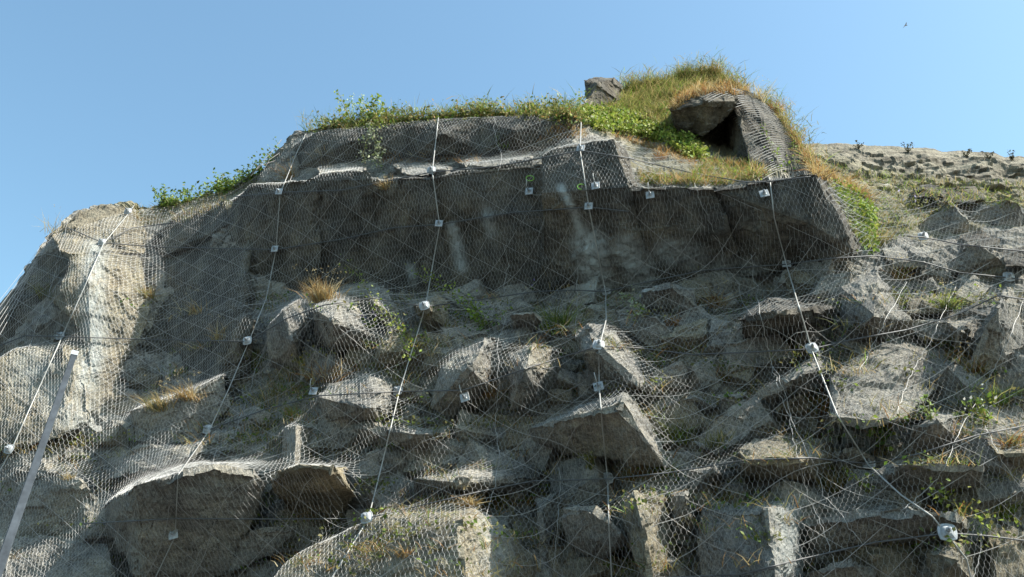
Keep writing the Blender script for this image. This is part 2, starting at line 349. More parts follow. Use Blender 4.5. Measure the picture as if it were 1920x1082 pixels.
BL = [
# left buttress, tan and sunlit
([(93,442,1.1),(150,395,.8),(190,381,.5),(250,388,.2),(280,440,.1),(270,475,.2),(190,472,1.0),(128,482,1.35),(108,470,1.3)], T_),
([(128,482,1.3),(190,468,1.05),(262,478,.45),(283,560,.2),(265,640,.1),(225,690,.1),(170,690,.7),(160,600,1.0),(112,545,1.25),(165,520,1.3)], T_),
([(110,640,1.1),(170,640,.8),(232,690,.2),(225,740,.1),(190,800,.1),(150,820,.4),(120,760,.9),(140,700,1.0)], T_),
([(-20,690,1.2),(30,655,1.1),(110,640,.8),(160,700,.8),(175,790,.6),(110,820,.9),(30,840,1.0),(-20,850,1.0)], T_),
([(105,530,1.2),(130,540,1.1),(140,570,.9),(125,590,.9),(98,565,1.1)], T_),
([(-20,600,.9),(45,520,.8),(90,475,.7),(110,520,.8),(90,580,.5),(60,625,.3),(0,660,.4)], W_),
([(60,480,.8),(100,470,1.0),(130,500,1.0),(115,530,.5),(70,540,.5)], W_),
([(0,775,.7),(60,780,.8),(105,830,.6),(80,870,.3),(-10,860,.4)], None),
([(-20,900,.8),(30,882,.9),(90,880,1.0),(150,900,1.0),(182,935,.7),(185,1000,.1),(90,1010,.2),(-20,1030,.3)], None),
([(0,1010,.7),(120,1000,.6),(200,1020,.5),(230,1110,.5),(0,1120,.8)], None),
# left lower overhangs
([(190,945,.9),(250,912,1.3),(340,885,1.45),(400,873,1.35),(480,885,1.1),(502,908,.8),(480,960,.0),(430,1085,.0),(270,1110,.0),(205,1000,.2),(340,866,.7),(470,866,.5)], None),
([(500,892,.8),(560,874,1.15),(610,870,1.1),(655,872,.6),(670,932,.4),(640,965,.0),(540,965,.0),(625,880,1.1)], T_),
([(528,800,.7),(556,796,.95),(596,800,.4),(590,870,.3),(552,874,.85),(528,880,.4),(560,790,.5)], None),
([(612,715,.5),(690,700,.6),(742,706,.3),(746,760,.2),(722,808,.2),(697,765,.95),(610,795,.5),(598,745,.8)], None),
([(640,800,.3),(700,790,.5),(790,800,.6),(850,810,.4),(845,850,.0),(700,860,.0),(780,815,.9)], None),
([(240,770,.6),(330,745,.7),(420,700,.6),(430,760,.4),(380,830,.3),(250,830,.4)], None),
([(170,850,.4),(280,830,.6),(390,830,.7),(360,860,.8),(200,900,.6)], None),
# middle rocks
([(586,578,.95),(608,552,.9),(645,548,.95),(690,590,.5),(726,640,.3),(716,658,.2),(620,660,.4),(586,640,.3),(622,600,1.2)], None),
([(498,612,.5),(530,578,.9),(586,542,.5),(588,610,.1),(565,700,.1),(505,690,.1),(548,640,.8)], None),
([(640,690,.3),(570,640,.5),(560,720,.3),(610,660,.6)], None),
([(680,540,.5),(720,530,.5),(760,600,.4),(770,640,.2),(740,640,.3),(700,570,.7)], None),
([(770,570,.5),(820,545,.6),(850,560,.3),(850,620,.1),(800,640,.1),(800,580,.8)], T_),
([(815,690,.6),(860,650,.7),(920,628,.75),(942,640,.4),(946,690,.2),(932,745,.1),(850,795,.1),(808,765,.5),(882,690,1.15)], None),
([(948,665,.6),(1000,640,.8),(1052,650,.4),(1062,720,.1),(1022,790,.0),(955,770,.5),(985,690,.95)], None),
([(955,590,.5),(1000,585,.6),(1020,600,.3),(1010,630,.0),(960,630,.0)], None),
([(1078,625,.6),(1100,600,.8),(1142,598,.7),(1225,725,.3),(1235,740,.2),(1195,722,1.05),(1122,655,1.25),(1082,660,.9),(1100,705,.1),(1180,730,.1)], None),
([(990,805,.5),(1080,778,1.25),(1165,757,1.5),(1250,880,.75),(1264,876,.45),(1198,738,.6),(1172,722,.7),(1100,752,.8),(1070,860,.0),(1160,880,.0),(1010,850,.1)], None),
([(1200,545,.7),(1255,532,.85),(1300,545,.5),(1308,575,.2),(1262,595,.0),(1200,585,.0)], None),
([(1150,580,.4),(1230,590,.5),(1280,640,.3),(1230,660,.2),(1160,620,.4)], None),
([(1385,600,.8),(1440,560,.95),(1510,578,.95),(1566,575,.5),(1568,625,.1),(1500,645,.0),(1395,655,.0),(1475,585,1.15)], W_),
([(1560,525,.6),(1648,492,.7),(1700,602,.3),(1672,645,.1),(1580,645,.3),(1640,590,1.0)], None),
([(1225,700,.4),(1275,680,.5),(1300,720,.3),(1270,745,.2),(1220,740,.3)], None),
([(1230,760,.4),(1300,740,.6),(1345,760,.4),(1330,800,.1),(1250,800,.2)], None),
([(1340,740,.5),(1400,735,.6),(1440,770,.3),(1420,820,.1),(1350,800,.2)], None),
([(1415,745,.8),(1500,705,.95),(1555,685,.75),(1540,648,.6),(1562,700,.2),(1550,752,.1),(1450,775,.3)], None),
([(1450,770,.5),(1500,740,.7),(1545,770,.4),(1540,800,.1),(1460,810,.2)], T_),
([(1555,705,.9),(1600,668,.7),(1700,632,.3),(1780,640,.2),(1795,700,.2),(1700,785,.8),(1620,800,1.0),(1560,785,1.1)], None),
([(1815,690,.5),(1850,610,.9),(1872,575,1.0),(1885,536,.6),(1902,542,.5),(1930,690,.2),(1900,715,.4)], None),
([(1770,600,.3),(1830,590,.3),(1840,640,.2),(1790,660,.3),(1800,620,.7)], None),
([(1378,842,.8),(1450,816,.4),(1560,818,.3),(1572,850,.4),(1505,864,1.05),(1400,868,1.05),(1545,925,.0),(1390,905,.1)], T_),
([(1288,882,.6),(1352,866,.4),(1372,905,.1),(1300,918,.5),(1345,880,.85)], None),
([(1705,800,.8),(1738,766,.8),(1792,772,.7),(1822,850,.2),(1750,875,.0),(1690,865,.2),(1760,790,1.1)], None),
([(1653,880,.8),(1700,872,1.0),(1850,880,.8),(1855,935,.1),(1700,955,.0),(1660,935,.1),(1750,866,.5)], None),
([(1845,820,.6),(1930,805,.5),(1935,850,.9),(1870,852,.95),(1880,905,.1),(1935,905,.2)], T_),
([(1560,850,.4),(1600,840,.5),(1640,860,.3),(1630,900,.0),(1570,900,.1)], None),
# bottom row
([(470,1115,.9),(560,1035,.85),(640,995,.9),(700,965,.95),(800,946,.8),(892,935,.6),(868,968,1.25),(770,1012,.75),(1000,1050,.2),(960,990,.35),(1012,1115,.0),(876,1115,1.3),(772,1115,.35)], T_),
([(775,897,.5),(880,880,.6),(1000,886,.3),(1012,906,.2),(900,938,.0),(780,922,.1),(860,905,.85)], None),
([(1052,952,.7),(1075,942,.7),(1115,950,.95),(1165,1000,.85),(1182,1015,.5),(1130,1045,.3),(1065,1020,.4),(1120,1075,.2)], None),
([(1188,924,1.0),(1248,918,.5),(1270,1000,.35),(1278,1100,.2),(1205,990,1.15),(1222,1105,.9),(1155,935,.6),(1150,985,.1)], T_),
([(1255,928,.6),(1290,914,.7),(1312,950,.3),(1318,1025,.1),(1262,1010,.4),(1285,930,.85)], None),
([(1312,955,.7),(1440,952,1.1),(1508,955,.5),(1515,1110,.3),(1458,1110,1.05),(1312,1100,.5),(1330,938,.6),(1490,936,.4)], None),
([(1510,980,.5),(1600,962,.85),(1700,957,.95),(1800,966,.95),(1825,985,.6),(1810,1030,.1),(1600,1040,.1),(1520,1060,.1),(1650,940,.5)], None),
([(1735,1032,.9),(1785,1014,.9),(1820,1020,.5),(1832,1110,.3),(1742,1110,.7),(1795,1050,1.1)], T_),
([(1518,1072,.7),(1600,1050,.8),(1642,1062,.5),(1655,1120,.4),(1520,1120,.4)], None),
([(1850,985,.6),(1900,980,.6),(1935,1010,.4),(1935,1110,.4),(1860,1110,.6)], T_),
([(1190,1062,.7),(1260,1050,.8),(1300,1070,.4),(1300,1120,.3),(1190,1120,.4)], None),
([(1000,930,.4),(1050,920,.3),(1050,1000,.1),(1020,1050,.2),(1010,960,.5)], None),
([(400,1030,.4),(480,990,.6),(560,985,.5),(520,1040,.3),(430,1080,.3)], None),
# the shaded upper wall, slightly overhanging
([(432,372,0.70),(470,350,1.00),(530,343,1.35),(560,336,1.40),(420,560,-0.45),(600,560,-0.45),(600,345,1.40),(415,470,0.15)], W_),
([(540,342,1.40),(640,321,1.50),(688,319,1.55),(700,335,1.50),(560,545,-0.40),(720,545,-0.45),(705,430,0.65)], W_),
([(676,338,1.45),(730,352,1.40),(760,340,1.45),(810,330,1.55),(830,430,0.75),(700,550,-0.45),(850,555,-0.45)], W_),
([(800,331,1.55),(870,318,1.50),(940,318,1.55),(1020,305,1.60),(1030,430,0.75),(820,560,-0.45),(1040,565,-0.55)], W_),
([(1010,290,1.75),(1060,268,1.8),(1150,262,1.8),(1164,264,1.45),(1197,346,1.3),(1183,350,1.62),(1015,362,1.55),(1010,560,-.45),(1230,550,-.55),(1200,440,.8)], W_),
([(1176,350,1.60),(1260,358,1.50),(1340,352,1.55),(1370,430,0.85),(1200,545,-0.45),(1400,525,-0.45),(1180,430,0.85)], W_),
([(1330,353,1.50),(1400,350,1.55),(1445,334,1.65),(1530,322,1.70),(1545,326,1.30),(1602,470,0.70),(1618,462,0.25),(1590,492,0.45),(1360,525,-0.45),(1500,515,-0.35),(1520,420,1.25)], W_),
([(590,318,0.90),(650,306,0.70),(690,316,0.90),(680,325,1.50),(600,328,1.40)], None),
([(740,312,0.80),(800,306,0.90),(850,314,0.80),(840,326,1.50),(760,330,1.40)], None),
([(860,305,0.90),(930,296,0.90),(1000,292,0.90),(1000,306,1.50),(880,316,1.50)], None),
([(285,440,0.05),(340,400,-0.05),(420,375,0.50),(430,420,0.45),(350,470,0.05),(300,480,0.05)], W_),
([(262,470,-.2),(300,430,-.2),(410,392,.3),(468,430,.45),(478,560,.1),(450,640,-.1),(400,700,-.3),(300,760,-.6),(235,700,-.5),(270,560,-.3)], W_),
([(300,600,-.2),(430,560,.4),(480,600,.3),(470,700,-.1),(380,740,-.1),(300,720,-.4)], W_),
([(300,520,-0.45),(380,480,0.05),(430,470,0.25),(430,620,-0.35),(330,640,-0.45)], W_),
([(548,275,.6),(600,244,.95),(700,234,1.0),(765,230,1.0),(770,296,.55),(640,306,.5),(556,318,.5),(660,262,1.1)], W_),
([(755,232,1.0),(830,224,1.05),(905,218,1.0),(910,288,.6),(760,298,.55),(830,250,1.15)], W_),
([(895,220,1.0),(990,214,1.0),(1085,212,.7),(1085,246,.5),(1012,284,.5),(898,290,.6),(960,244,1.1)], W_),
# knoll, boulder on the crest, cave lintel and pillar
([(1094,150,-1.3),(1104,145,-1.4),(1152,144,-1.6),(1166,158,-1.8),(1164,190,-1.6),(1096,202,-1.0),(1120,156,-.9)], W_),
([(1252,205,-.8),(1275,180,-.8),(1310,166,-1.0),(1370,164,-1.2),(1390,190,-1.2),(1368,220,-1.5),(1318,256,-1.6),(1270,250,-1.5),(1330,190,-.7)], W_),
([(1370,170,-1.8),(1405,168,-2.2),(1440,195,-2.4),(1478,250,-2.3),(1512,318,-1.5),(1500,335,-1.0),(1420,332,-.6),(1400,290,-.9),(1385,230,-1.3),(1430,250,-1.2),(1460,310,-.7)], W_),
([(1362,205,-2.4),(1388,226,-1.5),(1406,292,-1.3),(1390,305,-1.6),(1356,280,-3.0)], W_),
([(1300,285,-1.7),(1330,292,-1.5),(1400,300,-1.3),(1400,330,-.7),(1300,320,-1.0)], None),
# right terrace
([(1710,352,-2.4),(1745,344,-2.4),(1780,355,-2.4),(1770,372,-2.0),(1715,370,-2.0)], W_),
([(1740,360,-2.2),(1830,350,-2.4),(1850,375,-2.0),(1760,385,-1.8)], W_),
([(1800,440,-.9),(1840,432,-1.0),(1880,450,-.8),(1850,470,-.5),(1810,462,-.5)], W_),
([(1650,455,-.2),(1700,440,-.4),(1750,460,-.3),(1740,500,.1),(1670,500,.2)], None),
([(1690,560,.3),(1760,545,.2),(1800,565,.3),(1790,590,.2),(1700,590,.3)], T_),
([(1700,600,.4),(1770,590,.3),(1830,600,.4),(1800,640,.3),(1720,640,.3)], None),
([(1880,470,-.4),(1930,460,-.5),(1930,500,-.1),(1885,500,.0)], W_),
]
for pts, m in BL: block(pts, m)
# loose broken rock filling the ledges between the named outcrops
bvh0 = BVHTree.FromPolygons(np.concatenate(ALLV).tolist(), np.concatenate(ALLF).tolist())
def cast(bvh, px, py):
    d = ray(px, py); hit = bvh.ray_cast(Vector(CAM), Vector(d).normalized()); return (np.array(hit[0]), np.array(hit[1])) if hit[0] is not None else (None, None)
TAL = [[(20,860),(60,700),(300,700),(440,660),(600,600),(760,560),(900,560),(1140,560),(1560,500),(1680,480),(1900,560),(1920,1082),(0,1082)], [(560,300),(600,250),(1080,225),(1090,255),(1000,285),(800,310),(620,312)], [(1620,400),(1900,400),(1900,560),(1660,480)]]
cnt = 0
for n in range(4000):
    if cnt >= 212: break
    px = RG.uniform(0, 1920) if RG.random() < .5 else RG.uniform(850, 1920); py = RG.uniform(220, 1082)
    k = [bool(inpoly(px, py, p)) for p in TAL]
    if not any(k) or (py < 560 and RG.random() < .3): continue
    hit = bvh0.ray_cast(Vector(CAM), Vector(ray(px, py)).normalized())
    if hit[0] is None or hit[2] >= len(sf): continue
    p, nn = np.array(hit[0]), np.array(hit[1])
    s = (.20 + .46 * RG.random() ** 1.6) * (.5 if k[1] else 1.0)
    q = np.array([(x, y, z) for x in (-1, 1) for y in (-1, 1) for z in (-1, 1)], float) * (1 + RG.uniform(-.3, .15, (8, 3)))
    q = np.concatenate([q, RG.normal(size=(2, 3)) * .5 + [0, -1., .2]]) * np.array([1.1, .75, .62]) * s * RG.uniform(.65, 1.25, 3)
    a = Matrix.Rotation(RG.normal() * .45 - .25, 3, 'Z') @ Matrix.Rotation(RG.uniform(-.45, .15), 3, 'X') @ Matrix.Rotation(RG.normal() * .3, 3, 'Y')
    q = q @ np.array(a).T + p - N * s * .12
    add_rock(q, [M_ROCK, M_ROCK, M_TAN][RG.integers(3)], L=.09, amp=.75); cnt += 1

# far layered wall to the right, ten metres behind
def at_y(px, py, Y):
    d = ray(px, py); t = (Y - CAM[1]) / d[..., 1]; return CAM + d * t[..., None]
def far_wall():
    nc, nr = 640, 110
    px = np.linspace(1440, 3500, nc); top = np.interp(px, [1440,1530,1600,1700,1800,1920,2500,3500], [268,268,271,278,284,296,330,370]) + 3.0 * fbm(np.stack([px * .035, px * 0, px * 0], 1), 4, 3)
    s = np.linspace(0, 1, nr)[:, None]; PX = np.tile(px, (nr, 1)); PY = top[None] + (520 - top[None]) * s
    P = at_y(PX, PY, 37 - 11 * s ** .8 + PX * 0)
    lay = P[..., 2] * 1.9 + P[..., 0] * .16 + .7 * fbm(P * .35, 3, 4)
    step = .5 * (lay - np.floor(lay)) + .55 * hsh(np.floor(lay), np.floor(P[..., 0] * .22 + hsh(np.floor(lay), lay * 0, lay * 0, 8) * 7), lay * 0, 2)
    P = P + np.array([0, -1, 0]) * (step * .32 + .14 * chips(P * .9, 5) + .1 * chips(P * 2.3, 8) + .22 * fbm(P * .8, 4, 2))[..., None] * np.clip(s * 9, .15, 1)[..., None]
    back = [P[0] + np.array([0, t, -.1 * t]) for t in (25, 8, 2)]
    P = np.concatenate([np.stack(back), P]); Vt = P.reshape(-1, 3); F = grid_faces(nr + 3, nc)[:, ::-1]
    me = tri_mesh('far_rock_wall', Vt, F); px_, py_ = to_px(Vt)
    so_ = np.clip(inpoly(px_ + 20 * fbm(Vt * .5, 3, 3), py_ + 16 * fbm(Vt * .6, 3, 8), [(1500,250),(1600,310),(1700,335),(1800,345),(1920,350),(1920,520),(1500,520)]) * .2, 0, 1)
    set_stain(me, np.stack([so_ * 0, so_ * 0, so_], 1)); return obj('far_rock_wall', me, M_FAR, kind='structure'), (Vt, F)
_, FARG = far_wall()
# ground
gv = np.array([(-600, -600, 0), (600, -600, 0), (600, 900, 0), (-600, 900, 0)], float)
obj('ground', tri_mesh('ground', gv, [[0, 1, 2], [0, 2, 3]]), M_GROUND, kind='structure')

# ------------------------------------------------------------------ netting: relaxed over the rock, pinned at the anchors
av = np.concatenate(ALLV); af = np.concatenate(ALLF)
bvh = BVHTree.FromPolygons(av.tolist(), af.tolist())
bvhF = BVHTree.FromPolygons(FARG[0].tolist(), FARG[1].tolist())
corners = [uvh(at(x, y, 0)) for x, y in ((-60, 560), (-60, 1150), (2250, 1150), (2250, 360), (600, 200), (1500, 200))]
U0, U1 = min(c[0] for c in corners) - .3, max(c[0] for c in corners) + .3
V0, V1 = min(c[1] for c in corners) - .3, max(c[1] for c in corners) + .3
GS = .1; nu = int((U1 - U0) / GS) + 1; nv = int((V1 - V0) / GS) + 1
H = np.full((nv, nu), -9.)
for j in range(nv):
    for i in range(nu):
        p = O + U * (U0 + i * GS) + V * (V0 + j * GS) + N * 5
        hit = bvh.ray_cast(Vector(p), Vector(-N))
        if hit[0] is not None: H[j, i] = (np.array(hit[0]) - O) @ N
ANCH = [(243,400,1),(195,458,1),(117,634,1),(22,846,1),(526,364,2),(518,471,2),(467,643,1),(393,809,1),(330,1006,2),(811,324,1),(825,424,2),(798,578,1),(749,737,1),(691,975,1),(591,738,3),(874,750,3),
        (994,364,3),(1118,354,3),(1105,392,2),(1090,284,2),(1220,371,3),(1433,369,2),(1475,499,2),(1137,550,1),(1124,652,1),(1124,730,3),(1140,901,1),(1730,448,1),(1890,524,1),(1522,658,1),(1628,873,1),(1775,1003,1)]
pin = np.zeros_like(H, bool)
for x, y, k in ANCH:
    p, _n = cast(bvh, x, y); u, v, h = uvh(p); i, j = int(round((u - U0) / GS)), int(round((v - V0) / GS))
    if 0 < i < nu - 1 and 0 < j < nv - 1: pin[j - 1:j + 2, i - 1:i + 2] = True
WPX, WPY = to_px(O + U * (U0 + np.arange(nu) * GS)[None, :, None] + V * (V0 + np.arange(nv) * GS)[:, None, None] + N * H[..., None])
pin |= inpoly(WPX, WPY, [(450,360),(640,328),(1015,320),(1060,280),(1150,272),(1185,355),(1525,330),(1590,470),(1400,470),(1140,500),(900,500),(740,460),(620,440),(500,520),(440,560)])  # bolted tight to the wall
Hn = np.maximum(H, -6).copy(); ob = Hn + .035
for it in range(36):
    a = np.pad(Hn, 1, mode='edge'); m = (a[:-2, 1:-1] + a[2:, 1:-1] + a[1:-1, :-2] + a[1:-1, 2:]) / 4 - .0012
    Hn = np.maximum(m, ob); Hn[pin] = ob[pin]
def net_h(u, v):
    x = np.clip((u - U0) / GS, 0, nu - 1.001); y = np.clip((v - V0) / GS, 0, nv - 1.001); i = x.astype(int); j = y.astype(int); fx = x - i; fy = y - j
    return (Hn[j, i] * (1 - fx) + Hn[j, i + 1] * fx) * (1 - fy) + (Hn[j + 1, i] * (1 - fx) + Hn[j + 1, i + 1] * fx) * fy
def net_p(u, v, lift=0.): 
    return O + U * u[..., None] + V * v[..., None] + N * (net_h(u, v) + lift + .012 * np.sin(u * 2.1 + v * 3.3) * 0)[..., None]
jj, ii = np.mgrid[0:nv, 0:nu]; NP = net_p(U0 + ii * GS * .9999, V0 + jj * GS * .9999).reshape(-1, 3)
bvhN = BVHTree.FromPolygons(NP.tolist(), grid_faces(nv, nu).tolist())
NETPOLY = [(-200,800),(0,575),(100,440),(240,395),(330,385),(440,352),(500,315),(555,255),(620,242),(820,222),(1080,212),(1095,250),(1180,268),(1310,300),(1420,338),(1535,325),(1640,355),(1750,368),(1960,392),(2200,405),(2300,1200),(-200,1200)]
NOPOLY = []
def seg_ok(P):
    x, y = to_px(P); return inpoly(x, y, NETPOLY)
CW, CH = .072, .086
def hex_net():
    nI = int((U1 - U0) / CW); nJ = int((V1 - V0) / CH)
    j, i = np.mgrid[0:nJ, 0:nI]; off = (j % 2) * .5
    cu = U0 + (i + off) * CW; cv = V0 + j * CH
    wob = lambda a, b: .02 * np.sin(a * 1.7 + 2 * np.sin(b * .9))
    def pt(a, b):
        a2 = a + wob(b, a) + .012 * np.sin(b * 5.1 + a); b2 = b + wob(a, b)
        return net_p(a2.ravel(), b2.ravel(), .0)
    # vertical twisted edge, then two slanting wires to the next row
    A = pt(cu, cv - CH * .22); B = pt(cu, cv + CH * .22)
    Cl = pt(cu - CW / 2, cv + CH * .78); Cr = pt(cu + CW / 2, cv + CH * .78)
    segs = [(A, B), (B, Cl), (B, Cr)]; out = []
    for k, (a, b) in enumerate(segs):
        ok = seg_ok(a) & seg_ok(b) & (np.linalg.norm(a - b, axis=1) < .6); out.append(prisms(a[ok], b[ok], .0028 if k == 0 else .0018))
    return cat_geo(out)
net = bpy.data.objects.new('rockfall_netting', None); COL.objects.link(net)
tag(net, 'galvanised hexagonal wire netting with diagonal strands draped over the whole rock face', 'netting')
nvv, nff = hex_net(); print('net tris', len(nff))
obj('wire_mesh', tri_mesh('wire_mesh', nvv, nff), M_NET, net, kind='stuff')
# heavier diagonal strands woven in the netting
nst = 0
for sgn in (1, -1):
    slope = .62
    c = U0 - 14
    while c < U1 + 14:
        c += .78
        vv = np.arange(V0, V1, .12); uu = c + sgn * (vv - V0) / slope + .05 * np.sin(vv * 3 + c)
        k = (uu > U0) & (uu < U1)
        if k.sum() < 4: continue
        P = net_p(uu[k], vv[k], .012); ok = seg_ok(P) & (np.r_[0, np.linalg.norm(np.diff(P, axis=0), axis=1)] < .8)
        idx = np.flatnonzero(ok)
        if len(idx) < 6: continue
        runs = [r for r in np.split(idx, np.flatnonzero(np.diff(idx) > 1) + 1) if len(r) > 3]
        if not runs: continue
        for r in runs:
            for _ in range(3): P[r[1:-1]] = (P[r[:-2]] + P[r[2:]] + 2 * P[r[1:-1]]) / 4
            if nst < 290: obj('diagonal_strand', tri_mesh('diagonal_strand', *tube(P[r], .0045 if sgn > 0 else .0034, 4)), M_LACE, net); nst += 1
print('strands', nst)

# ------------------------------------------------------------------ ropes and lacing wires
def surf(px, py, lift=.03):
    best = None; bd = 1e9; bn = None
    for b in (bvh, bvhN):
        p, n = cast(b, px, py)
        if p is not None and np.linalg.norm(p - CAM) < bd:
            if b is bvhN and not inpoly(px, py, NETPOLY): continue
            bd = np.linalg.norm(p - CAM); best = p; bn = n
    if best is None: return None, None
    return best + N * lift, bn
def path(pts, step=9, lift=.02, wig=0, smooth=2):
    out = []
    for (x0, y0), (x1, y1) in zip(pts[:-1], pts[1:]):
        n = max(1, int(math.hypot(x1 - x0, y1 - y0) / step))
        for k in range(n): out.append((x0 + (x1 - x0) * k / n, y0 + (y1 - y0) * k / n))
    out.append(pts[-1]); P = []
    for x, y in out:
        if wig: x += wig * RG.normal(); y += wig * RG.normal() * .4
        p, _ = surf(x, y, lift)
        if p is not None: P.append(p)
    P = np.array(P)
    # taut cable: distance from the eye is evened out, rock lifts it
    d = np.linalg.norm(P - CAM, axis=1); r = (P - CAM) / d[:, None]; e = d.copy()
    for _ in range(smooth * 3):
        e[1:-1] = np.minimum(d[1:-1], (e[:-2] + e[2:]) / 2)
    return CAM + r * e[:, None]
def rope(pts, r, mat, name, label, cat, group=None, **k):
    P = path(pts, **k); Vt, F = tube(P, r, 6); return obj(name, tri_mesh(name, Vt, F, True), mat, None, label, cat, group)
VR = 'pale wire ropes running down the rock face'
rope([(252,386),(243,400),(195,458),(150,560),(117,634),(60,760),(22,846),(-8,900)], .012, M_ROPE, 'wire_rope', 'pale wire rope on the far left, running down the sunlit tan buttress', 'rope', VR)
rope([(578,243),(556,290),(526,364),(518,471),(500,560),(467,643),(430,730),(393,809),(335,892),(330,1006),(290,1090)], .010, M_ROPE, 'wire_rope', 'pale wire rope from the left shoulder of the crest down past the dark overhang', 'rope', VR)
rope([(823,216),(811,324),(825,424),(815,480),(798,578),(749,737),(720,860),(691,975),(620,1090)], .0125, M_ROPE, 'wire_rope', 'long pale wire rope left of centre, ending over the big pale slab at the bottom', 'rope', VR)
rope([(1090,228),(1088,284),(1105,392),(1120,470),(1136,550),(1137,600),(1124,652),(1124,730),(1130,800),(1140,901),(1142,980),(1148,1095)], .012, M_ROPE, 'wire_rope', 'pale wire rope hanging straight down the middle, over the pale seepage stain', 'rope', VR)
rope([(1443,335),(1452,410),(1475,499),(1522,658),(1570,780),(1628,873),(1690,930),(1748,970),(1775,1003),(1812,1050),(1822,1095)], .012, M_ROPE, 'wire_rope', 'pale wire rope on the right, bending towards the lower right corner', 'rope', VR)
HR = 'dark ropes running across the rock face'
for pts, lab in [
 ([(-10,655),(50,632),(117,634),(250,638),(467,643)], 'dark rope running level across the left buttress at mid height'),
 ([(130,430),(195,458),(300,466),(518,471)], 'dark rope crossing the left buttress just below its sunlit top'),
 ([(518,471),(640,452),(740,430),(825,424),(960,402),(1105,392),(1180,400)], 'dark rope across the middle of the shaded upper wall'),
 ([(440,372),(526,364),(640,360),(811,326),(930,316),(1090,286),(1180,300),(1300,328),(1400,345),(1433,345),(1520,335)], 'dark rope along the top lip of the shaded wall'),
 ([(467,643),(540,600),(610,575),(700,562),(798,578),(900,565),(1000,550),(1080,547),(1137,550),(1200,535),(1320,510),(1475,499),(1560,488),(1640,483),(1730,495),(1800,515),(1890,524),(1930,530)], 'dark rope along the foot of the shaded wall, rising to the right'),
 ([(393,809),(500,770),(600,745),(749,737),(870,735),(1000,690),(1124,652),(1200,656),(1300,668),(1400,664),(1522,658),(1600,640),(1700,622),(1790,595),(1870,558),(1930,566)], 'dark rope crossing the mid slope, passing the central boulders'),
 ([(150,985),(330,975),(520,976),(691,975),(760,958),(900,925),(1000,905),(1140,901),(1250,890),(1400,866),(1520,862),(1628,873),(1720,855),(1830,820),(1930,800)], 'dark rope across the lower slope, over the pale slab'),
 ([(1150,1090),(1390,1080),(1500,1052),(1640,1020),(1775,1003),(1850,1008),(1930,1018)], 'dark rope in the lower right corner, below the long ledge'),
 ([(195,458),(250,430),(330,420)], 'short dark rope on the sunlit tan rock top'),
 ([(1700,446),(1730,448),(1800,462),(1930,476)], 'dark rope over the grassy terrace on the right')]:
    rope(pts, .012, M_DARKROPE, 'dark_rope', lab, 'rope', HR, lift=.05)
LW = 'wiggly lacing wires joining the netting strips'
for pts, lab in [
 ([(932,212),(928,260),(940,290),(934,330)], 'short crooked pale lacing wire above the middle of the wall lip'),
 ([(946,462),(952,500),(944,560),(946,600),(934,650),(936,720),(930,800),(939,860),(927,920),(912,968)], 'long crooked pale lacing wire down the middle, left of the central boulders'),
 ([(1303,345),(1318,390),(1345,450),(1362,500)], 'crooked lacing wire on the right half of the shaded wall'),
 ([(1362,508),(1385,535),(1388,560),(1408,592)], 'short forked lacing wire just below the right half of the wall'),
 ([(1408,480),(1420,560),(1432,620),(1446,680),(1475,740),(1486,820),(1515,930),(1545,1000),(1572,1090)], 'long lacing wire down the right, over the pale slab ledge'),
 ([(1450,690),(1460,740),(1490,800),(1530,880),(1545,930),(1590,985),(1640,1050)], 'lacing wire running diagonally down beside the long lower ledge'),
 ([(497,655),(480,700),(460,760),(440,820),(405,850),(400,880)], 'crooked lacing wire on the left above the dark overhang'),
 ([(380,1030),(360,1070),(350,1095)], 'short lacing wire at the bottom left edge'),
 ([(566,262),(545,290),(548,330),(530,365)], 'crooked lacing wire beside the rope on the left shoulder'),
 ([(130,415),(115,470),(98,540),(75,600),(55,660)], 'thin lacing wire on the left edge of the tan buttress'),
 ([(1050,880),(1052,920),(1046,990),(1040,1075)], 'thin straight lacing wire between the two bottom centre rocks'),
 ([(1082,490),(1083,560),(1080,640)], 'thin straight lacing wire left of the central rope'),
 ([(1700,530),(1675,575),(1640,640),(1610,700)], 'lacing wire slanting down below the grassy terrace'),
 ([(1790,540),(1768,590),(1745,640),(1700,720),(1680,790)], 'lacing wire slanting over the broad sunlit slope'),
 ([(1920,560),(1890,640),(1850,720),(1800,810),(1760,900),(1690,960)], 'longest slanting lacing wire at the right edge'),
 ([(1840,1000),(1835,1050),(1820,1095)], 'short lacing wire in the lower right corner'),
 ([(1845,800),(1870,850),(1900,900),(1930,940)], 'thick frayed pale cord at the right edge')]:
    rope(pts, .0042, M_LACE, 'lacing_wire', lab, 'wire', LW, wig=1.6, lift=.03, smooth=0)
# netting hanging free on the left skyline
fr = []
for k in range(6):
    a = at(92 - k * 2, 440 + k * 6, .9 - .05 * k); b = at(-40 + k * 3, 610 + k * 12, 1.1 + .02 * k); t = np.linspace(0, 1, 14)[:, None]
    fr.append(tube(a + (b - a) * t + np.array([0, 0, -.35]) * (t * (1 - t)) * (1 + .3 * (k % 3)), .0045, 4))
obj('loose_strands', tri_mesh('loose_strands', *cat_geo(fr)), M_LACE, net)
obj('loose_strands', tri_mesh('loose_strands', *cat_geo([tube(np.array([at(a[0], a[1], a[2]) for a in q]), .01, 4) for q in ([(528,262,.2),(505,290,.5),(480,318,.6),(440,350,.5)], [(527,285,.3),(505,300,.6),(495,318,.6)], [(520,300,.3),(490,310,.7),(470,330,.7)])])), M_DARKROPE, net)

